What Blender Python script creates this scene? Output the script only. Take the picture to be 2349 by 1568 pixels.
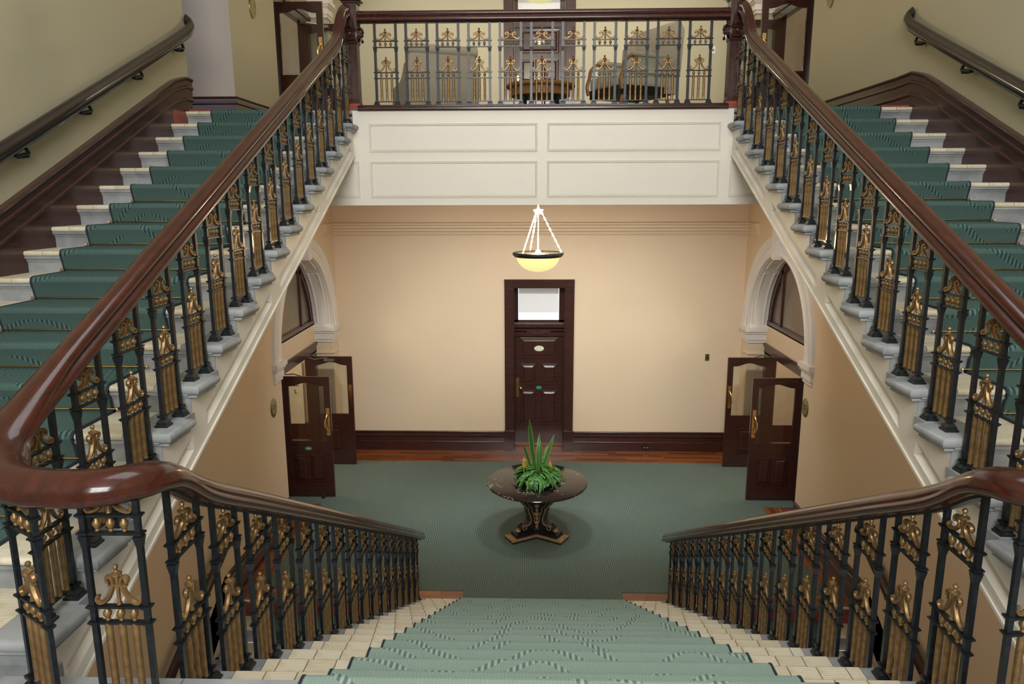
import bpy, bmesh, math, random
from math import sin, cos, pi, radians, sqrt, atan2
from mathutils import Vector, Matrix
random.seed(7)
scene = bpy.context.scene
COL = scene.collection
for o in list(bpy.data.objects): bpy.data.objects.remove(o)

# ------------------------------------------------------------------ camera, sky, lights, exposure
CAM = Vector((-.1237, 0, 4.4518)); FPX = 1678.7
_p, _y, _r = .198, .0279, -.0031
cp, sp, cy, sy, cr, sr = cos(_p), sin(_p), cos(_y), sin(_y), cos(_r), sin(_r)
fwd = Vector((-sy*cp, cy*cp, -sp))
rgt = Vector((cy*cr - sy*sr*sp, sy*cr + cy*sr*sp, sr*cp))
upv = -Vector((cy*sr + sy*cr*sp, sy*sr - cy*cr*sp, -cr*cp))
cd = bpy.data.cameras.new('camera'); co = bpy.data.objects.new('camera', cd); COL.objects.link(co)
M = Matrix.Identity(4)
for i in range(3):
    M[i][0] = rgt[i]; M[i][1] = upv[i]; M[i][2] = -fwd[i]; M[i][3] = CAM[i]
co.matrix_world = M
cd.sensor_width = 36; cd.lens = FPX/2349*36; cd.clip_start = .05; cd.clip_end = 200
scene.camera = co
w = bpy.data.worlds.new('world'); scene.world = w; w.use_nodes = True
bg = w.node_tree.nodes['Background']; bg.inputs[0].default_value = (.75, .85, 1, 1); bg.inputs[1].default_value = 1.2
scene.view_settings.view_transform = 'Standard'; scene.view_settings.look = 'None'
scene.view_settings.gamma = 1; scene.view_settings.use_curve_mapping = False
scene.view_settings.exposure = 0.0

def area(name, loc, target, sx, sy_, power, col):
    l = bpy.data.lights.new(name, 'AREA'); l.shape = 'RECTANGLE'; l.size = sx; l.size_y = sy_; l.energy = power; l.color = col
    o = bpy.data.objects.new(name, l); COL.objects.link(o); o.location = loc
    o.rotation_euler = (Vector(target)-Vector(loc)).to_track_quat('-Z', 'Y').to_euler(); return o
# daylight outside the stair window (behind the camera) and above the roof lantern
area('window_daylight', (0, -3.55, 6.9), (0, 6, 3.2), 3.6, 3.4, 760, (1, .985, .96))
area('lantern_daylight', (0, 3.6, 9.75), (0, 3.6, 0), 3.4, 3.4, 110, (1, .99, .96))
def point(name, loc, power, col, r=.1):
    l = bpy.data.lights.new(name, 'POINT'); l.energy = power; l.color = col; l.shadow_soft_size = r
    o = bpy.data.objects.new(name, l); COL.objects.link(o); o.location = loc; return o

# ------------------------------------------------------------------ materials
def newmat(name):
    m = bpy.data.materials.new(name); m.use_nodes = True
    return m, m.node_tree.nodes, m.node_tree.links, m.node_tree.nodes['Principled BSDF']
def mth(N, L, op, a, b=None, c=None):
    n = N.new('ShaderNodeMath'); n.operation = op
    for i, v in enumerate((a, b, c)):
        if v is None: continue
        if isinstance(v, (int, float)): n.inputs[i].default_value = v
        else: L.new(v, n.inputs[i])
    return n.outputs[0]
def mixc(N, L, f, a, b):
    n = N.new('ShaderNodeMix'); n.data_type = 'RGBA'
    if isinstance(f, (int, float)): n.inputs[0].default_value = f
    else: L.new(f, n.inputs[0])
    for i, v in ((6, a), (7, b)):
        if isinstance(v, tuple): n.inputs[i].default_value = v+(1,)
        else: L.new(v, n.inputs[i])
    return n.outputs[2]
def noise(N, L, vec, scale, det=2, rough=.5, sc=None):
    if sc:
        mp = N.new('ShaderNodeMapping'); L.new(vec, mp.inputs[0]); mp.inputs['Scale'].default_value = sc; vec = mp.outputs[0]
    n = N.new('ShaderNodeTexNoise'); L.new(vec, n.inputs['Vector']); n.inputs['Scale'].default_value = scale
    n.inputs['Detail'].default_value = det; n.inputs['Roughness'].default_value = rough
    return n.outputs[0]
def mat(name, col, rough=.5, metal=0, col2=None, scale=6, sc=None, bump=0, bscale=None, spec=.5, coat=0, det=3, contrast=(.35, .65)):
    m, N, L, B = newmat(name)
    B.inputs['Roughness'].default_value = rough; B.inputs['Metallic'].default_value = metal
    B.inputs['Specular IOR Level'].default_value = spec; B.inputs['Coat Weight'].default_value = coat; B.inputs['Coat Roughness'].default_value = .08
    tc = N.new('ShaderNodeTexCoord').outputs['Object']
    if col2 is None: col2 = tuple(c*.9 for c in col)
    f = noise(N, L, tc, scale, det, .55, sc)
    mr = N.new('ShaderNodeMapRange'); L.new(f, mr.inputs[0]); mr.inputs[1].default_value = contrast[0]; mr.inputs[2].default_value = contrast[1]
    L.new(mixc(N, L, mr.outputs[0], col, col2), B.inputs['Base Color'])
    if bump:
        b = N.new('ShaderNodeBump'); b.inputs['Strength'].default_value = bump; b.inputs['Distance'].default_value = .004
        L.new(noise(N, L, tc, bscale or scale*4, 3, .6, sc), b.inputs['Height']); L.new(b.outputs[0], B.inputs['Normal'])
    return m
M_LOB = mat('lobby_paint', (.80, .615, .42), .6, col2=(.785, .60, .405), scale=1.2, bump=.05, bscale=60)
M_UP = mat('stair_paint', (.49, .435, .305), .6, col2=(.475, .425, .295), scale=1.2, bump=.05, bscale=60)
M_TAUPE = mat('taupe_paint', (.40, .335, .28), .6, col2=(.39, .325, .27), scale=1.2)
M_CREAM = mat('cream_paint', (.82, .76, .67), .42, col2=(.80, .74, .65), scale=2)
M_PLAS = mat('white_plaster', (.80, .73, .66), .55, col2=(.77, .70, .63), scale=2)
M_MAHO = mat('dark_maroon_timber', (.060, .019, .014), .24, col2=(.042, .014, .010), scale=5, sc=(1, 1, 6), coat=.25)
M_RAIL = mat('polished_handrail', (.074, .015, .009), .21, col2=(.036, .009, .006), scale=4, sc=(7, 1, 7), coat=.35, spec=.45, contrast=(.3, .7))
M_RAILD = mat('dark_handrail', (.022, .012, .010), .2, col2=(.014, .008, .007), scale=5, coat=.5)
M_IRON = mat('black_iron', (.008, .010, .013), .33, col2=(.022, .027, .033), scale=30, bump=.2, bscale=70, contrast=(.5, .8), spec=.35, coat=.1)
M_GILT = mat('aged_gilt', (.35, .215, .092), .4, .6, (.19, .11, .045), scale=25, bump=.1, bscale=80)
M_BRASS = mat('brass', (.85, .55, .24), .22, 1, (.75, .45, .18), scale=12)
M_BRASS2 = mat('old_brass_plate', (.36, .33, .14), .25, .85, (.26, .22, .09), scale=6)
M_MARB = mat('grey_marble', (.36, .37, .38), .5, col2=(.17, .18, .19), scale=5, det=6, contrast=(.4, .75), bump=.08)
M_STEEL = mat('steel', (.55, .56, .58), .3, 1)
M_BLK = mat('black_gloss', (.012, .012, .013), .2)
M_NAVY = mat('carpet_binding', (.018, .03, .045), .9)
M_FAB = mat('grey_beige_fabric', (.54, .47, .37), .95, col2=(.50, .44, .35), scale=60, bump=.2, bscale=250)
M_FAB2 = mat('pale_fabric', (.55, .51, .42), .95, col2=(.51, .47, .39), scale=60, bump=.2, bscale=250)
M_OAK = mat('oak_wood', (.42, .20, .07), .4, col2=(.32, .14, .05), scale=8, sc=(1, 1, 5))
M_WOODRED = mat('red_hardwood', (.30, .055, .03), .35, col2=(.22, .04, .02), scale=8)
M_WHITE = mat('white_plastic', (.8, .8, .78), .4)
M_CREAMP = mat('cream_enamel', (.85, .80, .62), .3)
M_GREEN = mat('green_sticker', (.02, .28, .17), .4)
M_LEAFD = mat('dark_leaf', (.025, .12, .02), .35, col2=(.06, .22, .03), scale=20, coat=.2)
M_LEAFB = mat('bright_leaf', (.10, .30, .04), .35, col2=(.05, .20, .03), scale=20, coat=.2)
M_SOIL = mat('soil', (.03, .02, .012), 1)
M_ORANGE = mat('orange_bract', (.85, .30, .03), .5, col2=(.9, .5, .05), scale=30)
M_GOLDC = mat('antique_gold_carving', (.50, .30, .14), .45, .35, (.30, .17, .07), scale=30, bump=.2)
M_CEIL = mat('ceiling_white', (.80, .79, .75), .8)
M_CORR = mat('corridor_paint', (.66, .58, .46), .7)

def mat_tile():
    m, N, L, B = newmat('cream_ribbed_tile')
    oi = N.new('ShaderNodeObjectInfo').outputs['Random']; tc = N.new('ShaderNodeTexCoord').outputs['Object']
    c = mixc(N, L, oi, (.66, .58, .43), (.76, .69, .55))
    f = noise(N, L, tc, 14, 4); mr = N.new('ShaderNodeMapRange'); L.new(f, mr.inputs[0]); mr.inputs[1].default_value = .5; mr.inputs[2].default_value = .85
    c = mixc(N, L, mr.outputs[0], c, (.5, .38, .22)); L.new(c, B.inputs['Base Color']); B.inputs['Roughness'].default_value = .45
    sx = N.new('ShaderNodeSeparateXYZ'); L.new(tc, sx.inputs[0])
    s = mth(N, L, 'SINE', mth(N, L, 'MULTIPLY', sx.outputs[1], 2*pi/.0145))
    b = N.new('ShaderNodeBump'); b.inputs['Strength'].default_value = .14; b.inputs['Distance'].default_value = .002
    L.new(s, b.inputs['Height']); L.new(b.outputs[0], B.inputs['Normal']); return m
M_TILE = mat_tile()

def mat_carpet(name, base, dark, light, rib=.0135, dots=True):
    m, N, L, B = newmat(name); B.inputs['Roughness'].default_value = .95; B.inputs['Specular IOR Level'].default_value = .1
    uv = N.new('ShaderNodeTexCoord').outputs['UV']
    s = N.new('ShaderNodeSeparateXYZ'); L.new(uv, s.inputs[0]); x, y = s.outputs[0], s.outputs[1]
    ph = mth(N, L, 'MULTIPLY', x, 2*pi/rib)
    sn = mth(N, L, 'SINE', ph)
    ribv = mth(N, L, 'MULTIPLY_ADD', sn, .5, .5)
    # rows of S-shaped swooshes: each half wave of a row is switched on or off at random
    wb = noise(N, L, uv, 1.0, 1, .5)
    phi = mth(N, L, 'ADD', mth(N, L, 'MULTIPLY', x, pi/.40), mth(N, L, 'MULTIPLY', wb, 5.0))
    row0 = mth(N, L, 'FLOOR', mth(N, L, 'DIVIDE', y, .17))
    v = mth(N, L, 'DIVIDE', mth(N, L, 'ADD', y, mth(N, L, 'MULTIPLY', mth(N, L, 'SINE', phi), .115)), .13)
    row = mth(N, L, 'FLOOR', v); d = mth(N, L, 'ABSOLUTE', mth(N, L, 'SUBTRACT', mth(N, L, 'SUBTRACT', v, row), .5))
    cell = mth(N, L, 'FLOOR', mth(N, L, 'ADD', mth(N, L, 'DIVIDE', phi, pi), .5))
    cb = N.new('ShaderNodeCombineXYZ'); L.new(row, cb.inputs[0]); L.new(cell, cb.inputs[1])
    wn = N.new('ShaderNodeTexWhiteNoise'); wn.noise_dimensions = '3D'; L.new(cb.outputs[0], wn.inputs['Vector'])
    gate = mth(N, L, 'GREATER_THAN', wn.outputs['Value'], .45)
    slope = mth(N, L, 'ABSOLUTE', mth(N, L, 'COSINE', phi))
    wdt = mth(N, L, 'MULTIPLY', gate, mth(N, L, 'MULTIPLY_ADD', slope, .17, .03))
    msk = mth(N, L, 'LESS_THAN', d, wdt)
    # dashes: every second rib pair is dark, every other light
    dsh = mth(N, L, 'GREATER_THAN', mth(N, L, 'SINE', mth(N, L, 'MULTIPLY', x, pi/rib)), 0)
    dc = mixc(N, L, dsh, light, dark)
    bc = mixc(N, L, mth(N, L, 'MULTIPLY', ribv, .55), base, tuple(c*.8 for c in base))
    g = noise(N, L, uv, 1.1, 2); mr = N.new('ShaderNodeMapRange'); L.new(g, mr.inputs[0]); mr.inputs[1].default_value = .3; mr.inputs[2].default_value = .7
    bc = mixc(N, L, mth(N, L, 'MULTIPLY', mr.outputs[0], .35), bc, tuple(c*.72 for c in base))
    fine = noise(N, L, uv, 260, 1)
    bc = mixc(N, L, mth(N, L, 'MULTIPLY', fine, .3), bc, tuple(min(1, c*1.6) for c in base))
    L.new(mixc(N, L, mth(N, L, 'MULTIPLY', msk, .7), bc, dc), B.inputs['Base Color'])
    b = N.new('ShaderNodeBump'); b.inputs['Strength'].default_value = .3; b.inputs['Distance'].default_value = .003
    L.new(mth(N, L, 'ADD', sn, mth(N, L, 'MULTIPLY', msk, mth(N, L, 'MULTIPLY', dsh, -1.5))), b.inputs['Height']); L.new(b.outputs[0], B.inputs['Normal'])
    return m
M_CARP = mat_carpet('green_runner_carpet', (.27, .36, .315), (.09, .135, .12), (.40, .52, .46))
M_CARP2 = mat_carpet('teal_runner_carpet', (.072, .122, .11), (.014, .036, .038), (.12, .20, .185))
M_CARPF = mat_carpet('green_floor_carpet', (.12, .155, .125), (.04, .058, .052), (.24, .28, .24))

def mat_plank():
    m, N, L, B = newmat('jarrah_floorboard')
    oi = N.new('ShaderNodeObjectInfo').outputs['Random']; tc = N.new('ShaderNodeTexCoord').outputs['Object']
    c = mixc(N, L, oi, (.16, .04, .012), (.42, .14, .035))
    f = noise(N, L, tc, 6, 4, .6, (1, 14, 1)); c = mixc(N, L, mth(N, L, 'MULTIPLY', f, .7), c, (.10, .025, .01))
    L.new(c, B.inputs['Base Color']); B.inputs['Roughness'].default_value = .28; B.inputs['Coat Weight'].default_value = .3; return m
M_PLANK = mat_plank()
def mat_bmarble():
    m, N, L, B = newmat('black_marble')
    tc = N.new('ShaderNodeTexCoord').outputs['Object']
    n1 = noise(N, L, tc, 2.2, 6, .65); d = mth(N, L, 'ABSOLUTE', mth(N, L, 'SUBTRACT', n1, .5))
    n2 = noise(N, L, tc, 3, 2)
    k = mth(N, L, 'MULTIPLY', mth(N, L, 'LESS_THAN', d, .0035), mth(N, L, 'GREATER_THAN', n2, .54))
    c = mixc(N, L, k, (.016, .012, .012), (.55, .5, .45)); L.new(c, B.inputs['Base Color'])
    B.inputs['Roughness'].default_value = .13; return m
M_BMARB = mat_bmarble()
def mat_glass(name, tint=(.95, .97, .96), rough=0):
    m, N, L, B = newmat(name)
    N.remove(B); out = N['Material Output']
    t = N.new('ShaderNodeBsdfTransparent'); t.inputs[0].default_value = tint+(1,)
    g = N.new('ShaderNodeBsdfGlossy'); g.inputs['Roughness'].default_value = rough+.02
    fr = N.new('ShaderNodeFresnel'); fr.inputs[0].default_value = 1.45
    mx = N.new('ShaderNodeMixShader'); L.new(mth(N, L, 'MULTIPLY', fr.outputs[0], .9), mx.inputs[0]); L.new(t.outputs[0], mx.inputs[1]); L.new(g.outputs[0], mx.inputs[2])
    L.new(mx.outputs[0], out.inputs[0]); return m
M_GLASS = mat_glass('clear_glass'); M_GLASSD = mat_glass('tinted_glass', (.92, .9, .86))
def mat_emit(name, col, st):
    m, N, L, B = newmat(name); B.inputs['Base Color'].default_value = col+(1,)
    B.inputs['Emission Color'].default_value = col+(1,); B.inputs['Emission Strength'].default_value = st; return m
M_BOWL = mat_emit('lit_alabaster', (1, .80, .33), .95)
M_BOWL2 = mat_emit('lit_alabaster_dim', (.9, .85, .4), .7)
M_DAY = mat_emit('daylit_glass', (.85, .90, 1), 1.7)
M_BLIND = mat_emit('backlit_blind', (.72, .70, .67), .28)
def mat_sans():
    m, N, L, B = newmat('variegated_leaf')
    uv = N.new('ShaderNodeTexCoord').outputs['UV']; s = N.new('ShaderNodeSeparateXYZ'); L.new(uv, s.inputs[0])
    e = mth(N, L, 'GREATER_THAN', mth(N, L, 'ABSOLUTE', mth(N, L, 'SUBTRACT', s.outputs[0], .5)), .42)
    f = noise(N, L, uv, 9, 3, .6, (.5, 3, 1))
    c = mixc(N, L, f, (.015, .08, .02), (.09, .26, .06)); L.new(mixc(N, L, e, c, (.42, .55, .10)), B.inputs['Base Color'])
    B.inputs['Roughness'].default_value = .35; return m
M_SANS = mat_sans()

# ------------------------------------------------------------------ mesh helpers
class MB:
    def __init__(s): s.v = []; s.f = []; s.uv = []
    def face(s, idx, uv=None): s.f.append(tuple(idx)); s.uv.append(uv)
    def add(s, pts): n = len(s.v); s.v += [tuple(p) for p in pts]; return list(range(n, n+len(pts)))
    def box(s, x0, x1, y0, y1, z0, z1):
        i = s.add([(x, y, z) for z in (z0, z1) for y in (y0, y1) for x in (x0, x1)])
        for q in ((0, 1, 3, 2), (4, 6, 7, 5), (0, 4, 5, 1), (2, 3, 7, 6), (0, 2, 6, 4), (1, 5, 7, 3)): s.face([i[k] for k in q])
        return s
    def rings(s, R, closed=True, cap=True):
        n = len(R[0]); I = [s.add(r) for r in R]
        for a, b in zip(I, I[1:]):
            for k in range(n if closed else n-1):
                j = (k+1) % n; s.face((a[k], a[j], b[j], b[k]))
        if cap and closed: s.face(I[0][::-1]); s.face(I[-1])
        return s
    def prism(s, pts, fn, a0, a1):          # pts 2D outline, fn(p, a) -> 3D
        return s.rings([[fn(p, a0) for p in pts], [fn(p, a1) for p in pts]])
    def rslab(s, x0, x1, y0, y1, z0, z1, r=None, sides='xXyY'):
        t = z1-z0; r = t/2 if r is None else r; R = []
        for k in range(7):
            a = -pi/2+pi*k/6; d = r*(1-cos(a)); z = (z0+z1)/2+t/2*sin(a)
            R.append([(x0+(d if 'x' in sides else 0), y0+(d if 'y' in sides else 0), z), (x1-(d if 'X' in sides else 0), y0+(d if 'y' in sides else 0), z),
                      (x1-(d if 'X' in sides else 0), y1-(d if 'Y' in sides else 0), z), (x0+(d if 'x' in sides else 0), y1-(d if 'Y' in sides else 0), z)])
        return s.rings(R)
    def sweep(s, prof, path, up=(0, 0, 1), scale=None, uvl=False):
        # prof: (side, up) closed outline; path 3D; plumb sections
        up = Vector(up); P = [Vector(p) for p in path]; R = []; n = len(P)
        for k in range(n):
            t = (P[min(k+1, n-1)]-P[max(k-1, 0)]); h = t - up*t.dot(up)
            if h.length < 1e-6: h = Vector((0, 1, 0))
            side = h.normalized().cross(up); mit = 1
            if 0 < k < n-1:
                a = P[k]-P[k-1]; b = P[k+1]-P[k]; a = a-up*a.dot(up); b = b-up*b.dot(up)
                if a.length > 1e-6 and b.length > 1e-6:
                    c = max(.35, cos(a.angle(b)/2)); mit = 1/c
            q = scale(k/(n-1)) if scale else 1
            pf = prof(P[k]) if callable(prof) else prof
            R.append([P[k]+side*(x*mit*q)+up*(z*q) for x, z in pf])
        return s.rings(R)
    def tube(s, path, r, n=6, flat=1, caps=True):
        P = [Vector(p) for p in path]; R = []; m = len(P); ref = None
        for k in range(m):
            t = (P[min(k+1, m-1)]-P[max(k-1, 0)]).normalized()
            if ref is None: ref = Vector((0, 1, 0)) if abs(t.y) < .9 else Vector((1, 0, 0))
            u = t.cross(ref).normalized(); w_ = u.cross(t).normalized(); ref = w_
            rr = r(k/(m-1)) if callable(r) else r
            R.append([P[k]+u*(rr*cos(2*pi*j/n))+w_*(rr*flat*sin(2*pi*j/n)) for j in range(n)])
        return s.rings(R, cap=caps)
    def lathe(s, prof, c=(0, 0, 0), n=12, caps=True):
        return s.rings([[(c[0]+r*cos(2*pi*j/n), c[1]+r*sin(2*pi*j/n), c[2]+z) for j in range(n)] for r, z in prof], cap=caps)
    def ball(s, c, r, n=8, m=5, sz=1):
        return s.lathe([(max(.0005, r*sin(pi*k/m)), -r*sz*cos(pi*k/m)) for k in range(m+1)], c, n)
    def xf(s, fn, start=0):
        for k in range(start, len(s.v)): s.v[k] = tuple(fn(Vector(s.v[k])))
        return s
    def mesh(s, name, m, smooth=True, ang=35, origin=(0, 0, 0)):
        me = bpy.data.meshes.new(name); ox, oy, oz = origin
        me.from_pydata([(a-ox, b-oy, c-oz) for a, b, c in s.v], [], s.f)
        if any(u is not None for u in s.uv):
            ul = me.uv_layers.new(name='UVMap').data; li = 0
            for fi, f in enumerate(s.f):
                for k in range(len(f)):
                    if s.uv[fi] is not None: ul[li].uv = s.uv[fi][k]
                    li += 1
        bm = bmesh.new(); bm.from_mesh(me); bmesh.ops.recalc_face_normals(bm, faces=bm.faces); bm.to_mesh(me); bm.free()
        me.materials.append(m)
        if smooth:
            me.shade_smooth(); me.set_sharp_from_angle(angle=radians(ang))
        return me
    def build(s, name, m, parent=None, smooth=True, ang=35, origin=None):
        if origin is None: origin = tuple(parent.location) if parent is not None and parent.parent is None else (0, 0, 0)
        return link(name, s.mesh(name, m, smooth, ang, origin), parent)
def link(name, me, parent=None, loc=(0, 0, 0), rz=0):
    o = bpy.data.objects.new(name, me); COL.objects.link(o); o.location = loc; o.rotation_euler[2] = rz
    if parent: o.parent = parent
    return o
def thing(name, label, cat, loc=(0, 0, 0), rz=0, group=None):
    o = bpy.data.objects.new(name, None); COL.objects.link(o); o.empty_display_size = .1
    o.location = loc; o.rotation_euler[2] = rz; tag(o, label, cat, group); return o
def tag(o, label, cat, group=None):
    o['label'] = label; o['category'] = cat
    if group: o['group'] = group
    return o
def st(o, label=None, cat=None):
    o['kind'] = 'structure'
    if label: o['label'] = label
    if cat: o['category'] = cat
    return o
def root_st(name, label, cat, loc=(0, 0, 0), rz=0):
    o = thing(name, label, cat, loc, rz); o['kind'] = 'structure'; return o
def arc(c, r, a0, a1, n, fn):
    return [fn(c[0]+r*cos(radians(a0+(a1-a0)*k/n)), c[1]+r*sin(radians(a0+(a1-a0)*k/n))) for k in range(n+1)]
def moulding(side_pts):   # closed profile, (out, z)
    return side_pts

# ------------------------------------------------------------------ key dimensions
XW = 3.46; XWL = 3.49
def WX(s): return XWL if s < 0 else XW
YB = 12.4; ZU = 5.253; ZL = 2.84
RL, GL, YL0 = .165, .3134, 7.228        # lower flight: level k+1 nosing at YL0-GL*k
RU, GU, YU0 = .144, .315, 7.253         # upper flights: level k below the gallery at YU0-GU*k
XO = -.036                               # axis of the upper group
YF = 7.20                               # gallery fascia
# ------------------------------------------------------------------ floors
def uvslab(mb, x0, x1, y0, y1, z0, z1):
    i = mb.add([(x0, y0, z1), (x1, y0, z1), (x1, y1, z1), (x0, y1, z1)]); mb.face(i, [(x0, y0), (x1, y0), (x1, y1), (x0, y1)])
    mb.box(x0, x1, y0, y1, z0, z1-.0005); return mb
fl = MB()
fl.box(-6.6, 6.6, 7.36, 13.6, -.25, -.012); fl.box(-1.42, 1.42, 7.2, 7.36, -.25, -.012)
floor = st(fl.build('floor', M_WOODRED), 'lobby floor slab under carpet and timber border', 'floor')
cm = MB()
uvslab(cm, -3.22, 3.22, 7.66, 10.02, -.011, .006); uvslab(cm, -6.4, 6.4, 10.02, 11.80, -.011, .006); uvslab(cm, -.905, .905, 7.18, 7.66, -.011, .006)
carpet = cm.build('lobby_carpet', M_CARPF, smooth=False)
tag(carpet, 'green patterned carpet covering the lobby floor around the round table', 'carpet')
def planks(x0, x1, y0, y1, along, wd, ln, zt=0):
    a0, a1, b0, b1 = (x0, x1, y0, y1) if along == 'x' else (y0, y1, x0, x1)
    nb = max(1, round((b1-b0)/wd)); wd = (b1-b0)/nb
    for k in range(nb):
        a = a0; first = True
        while a < a1-.01:
            l = ln*random.uniform(.6, 1.1)*(random.uniform(.3, 1) if first else 1); first = False
            e = min(a1, a+l)
            if a1-e < .12: e = a1
            c0, c1 = b0+k*wd, b0+(k+1)*wd; g = .0012
            m = MB()
            if along == 'x': m.box(a+g, e-g, c0+g, c1-g, -.012, zt); org = ((a+e)/2, (c0+c1)/2, 0)
            else: m.box(c0+g, c1-g, a+g, e-g, -.012, zt); org = ((c0+c1)/2, (a+e)/2, 0)
            o = m.build('floorboard', M_PLANK, None, False, origin=org); o.location = org; o.parent = floor
            if along == 'y':
                pass
            a = e
planks(-3.44, 3.44, 11.80, 12.40, 'x', .075, .95)
planks(-.43, .43, 12.40, 12.62, 'x', .075, .95)
planks(-1.42, -.905, 7.36, 7.66, 'x', .1, .6); planks(.905, 1.42, 7.36, 7.66, 'x', .1, .6)
planks(-3.44, -3.22, 7.42, 10.02, 'y', .073, .8); planks(3.22, 3.44, 7.42, 10.02, 'y', .073, .8)
planks(-3.22, -1.42, 7.42, 7.66, 'x', .08, .7); planks(1.42, 3.22, 7.42, 7.66, 'x', .08, .7)

# ------------------------------------------------------------------ walls
def arch_wall(side, y0, y1, z0, z1, yj0, yj1, zsp, zbase, x=None, xd=.30, mat_=M_LOB, name='wall_left', lab=''):
    """wall face at side*x with an arched opening yj0..yj1 springing at zsp, depth xd; returns object"""
    x = WX(side); m = MB(); xa, xb = side*x, side*(x+xd)
    yc = (yj0+yj1)/2; r = (yj1-yj0)/2; n = 24
    for X in (xa, xb):
        def q(a, b, c, d): m.face(m.add([(X, *a), (X, *b), (X, *c), (X, *d)]))
        q((y0, z0), (yj0, z0), (yj0, zsp), (y0, zsp)); q((yj1, z0), (y1, z0), (y1, zsp), (yj1, zsp))
        q((y0, zsp), (yj0, zsp), (yj0, z1), (y0, z1)); q((yj1, zsp), (y1, zsp), (y1, z1), (yj1, z1))
        if zbase > z0: q((yj0, z0), (yj1, z0), (yj1, zbase), (yj0, zbase))
        P = [(yc-r*cos(pi*k/n), zsp+r*sin(pi*k/n)) for k in range(n+1)]
        for a, b in zip(P, P[1:]): q(a, b, (b[0], z1), (a[0], z1))
    def j(a, b): m.face(m.add([(xa, *a), (xb, *a), (xb, *b), (xa, *b)]))
    j((yj0, zbase), (yj0, zsp)); j((yj1, zbase), (yj1, zsp)); j((y0, z0), (y0, z1)); j((y1, z0), (y1, z1))
    for a, b in zip(P, P[1:]): j(a, b)
    return m
for side, nm in ((-1, 'left'), (1, 'right')):
    # lower wall beside the lobby and the basement stairs, with the arched doorway
    m = arch_wall(side, -3.2, 12.4, -2.2, 5.0, 9.45, 12.0, 2.30, 0)
    st(m.build('wall_'+nm, M_LOB, smooth=False), 'tan painted %s wall of the lobby with the arched doorway' % nm, 'wall')
    # upper walls
    mu = MB()
    if side < 0:
        mu.box(-XWL-.3, -XWL, -3.2, 7.43, 5.0, 9.4); mu.box(-XWL-.3, -XWL, 7.43, 8.6, 8.3, 9.4)
        st(MB().box(-5.5, -XWL, 8.59, 8.6, 5.0, 9.4).build('wall_passage', M_TAUPE, smooth=False), 'taupe end wall of the side passage at the head of the left flight', 'wall')
        mu.box(-5.5, -XWL-.3, 8.6, 8.9, 5.0, 9.4)
        a = arch_wall(-1, 8.6, 14.0, 5.0, 9.4, 10.09, 12.64, 7.55, ZU)
        mu.box(-5.5, -5.3, 7.0, 8.6, 5.0, 9.4)
    else:
        mu.box(XW, XW+.3, -3.2, 8.6, 5.0, 9.4)
        a = arch_wall(1, 8.6, 14.0, 5.0, 9.4, 10.09, 12.64, 7.55, ZU)
    sk0 = [(-3.2, ZL-.02), (2.2, ZL-.02), (7.43, 5.253), (7.43, 5.02), (7.43, 5.3), (-3.2, 5.3)]
    mu.prism([(-3.2, ZL-.02), (2.2, ZL-.02), (7.0, 5.02), (-3.2, 5.02)], lambda p, q: (q, p[0], p[1]), side*WX(side), side*(WX(side)-.003))
    n0 = len(mu.v); mu.v += a.v; mu.f += [tuple(k+n0 for k in f) for f in a.f]; mu.uv += a.uv
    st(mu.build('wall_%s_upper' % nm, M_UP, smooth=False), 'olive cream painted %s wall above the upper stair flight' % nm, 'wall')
def door_wall(name, y, z0, z1, hw, ztop, zfl, x0, x1, m_, lab, th=.3):
    m = MB(); m.box(x0, -hw, y, y+th, z0, z1); m.box(hw, x1, y, y+th, z0, z1); m.box(-hw, hw, y, y+th, ztop, z1)
    if zfl > z0: m.box(-hw, hw, y, y+th, z0, zfl)
    st(m.build(name, m_, smooth=False), lab, 'wall')
door_wall('wall_back', YB, -.2, 5.0, .44, 2.91, -.012, -3.76, 3.76, M_LOB, 'cream lobby back wall with the central dark door')
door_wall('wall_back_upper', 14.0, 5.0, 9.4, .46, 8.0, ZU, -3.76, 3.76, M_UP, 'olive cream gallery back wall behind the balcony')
# rear wall with the tall stair window, behind the camera
m = MB(); m.box(-3.76, -1.7, -3.5, -3.2, 0, 9.4); m.box(1.7, 3.76, -3.5, -3.2, 0, 9.4); m.box(-1.7, 1.7, -3.5, -3.2, 0, 5.4); m.box(-1.7, 1.7, -3.5, -3.2, 8.6, 9.4)
st(m.build('wall_rear', M_UP, smooth=False), 'rear stair wall with the tall window', 'wall')
wr = root_st('window_1', 'tall mullioned stair window behind the landing', 'window', (0, -3.3, 5.4))
m = MB()
for x in (-1.7, -.6, .6, 1.7): m.box(x-.05, x+.05, -3.38, -3.28, 5.4, 8.6)
for z in (5.4, 6.45, 7.5, 8.6): m.box(-1.7, 1.7, -3.37, -3.29, z-.04, z+.04)
m.build('window_frame', M_PLAS, wr, False)
for a, b in ((-1.65, -.65), (-.55, .55), (.65, 1.65)):
    for c, d in ((5.44, 6.41), (6.49, 7.46), (7.54, 8.56)): MB().box(a, b, -3.34, -3.33, c, d).build('pane', M_GLASS, wr, False)
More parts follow.
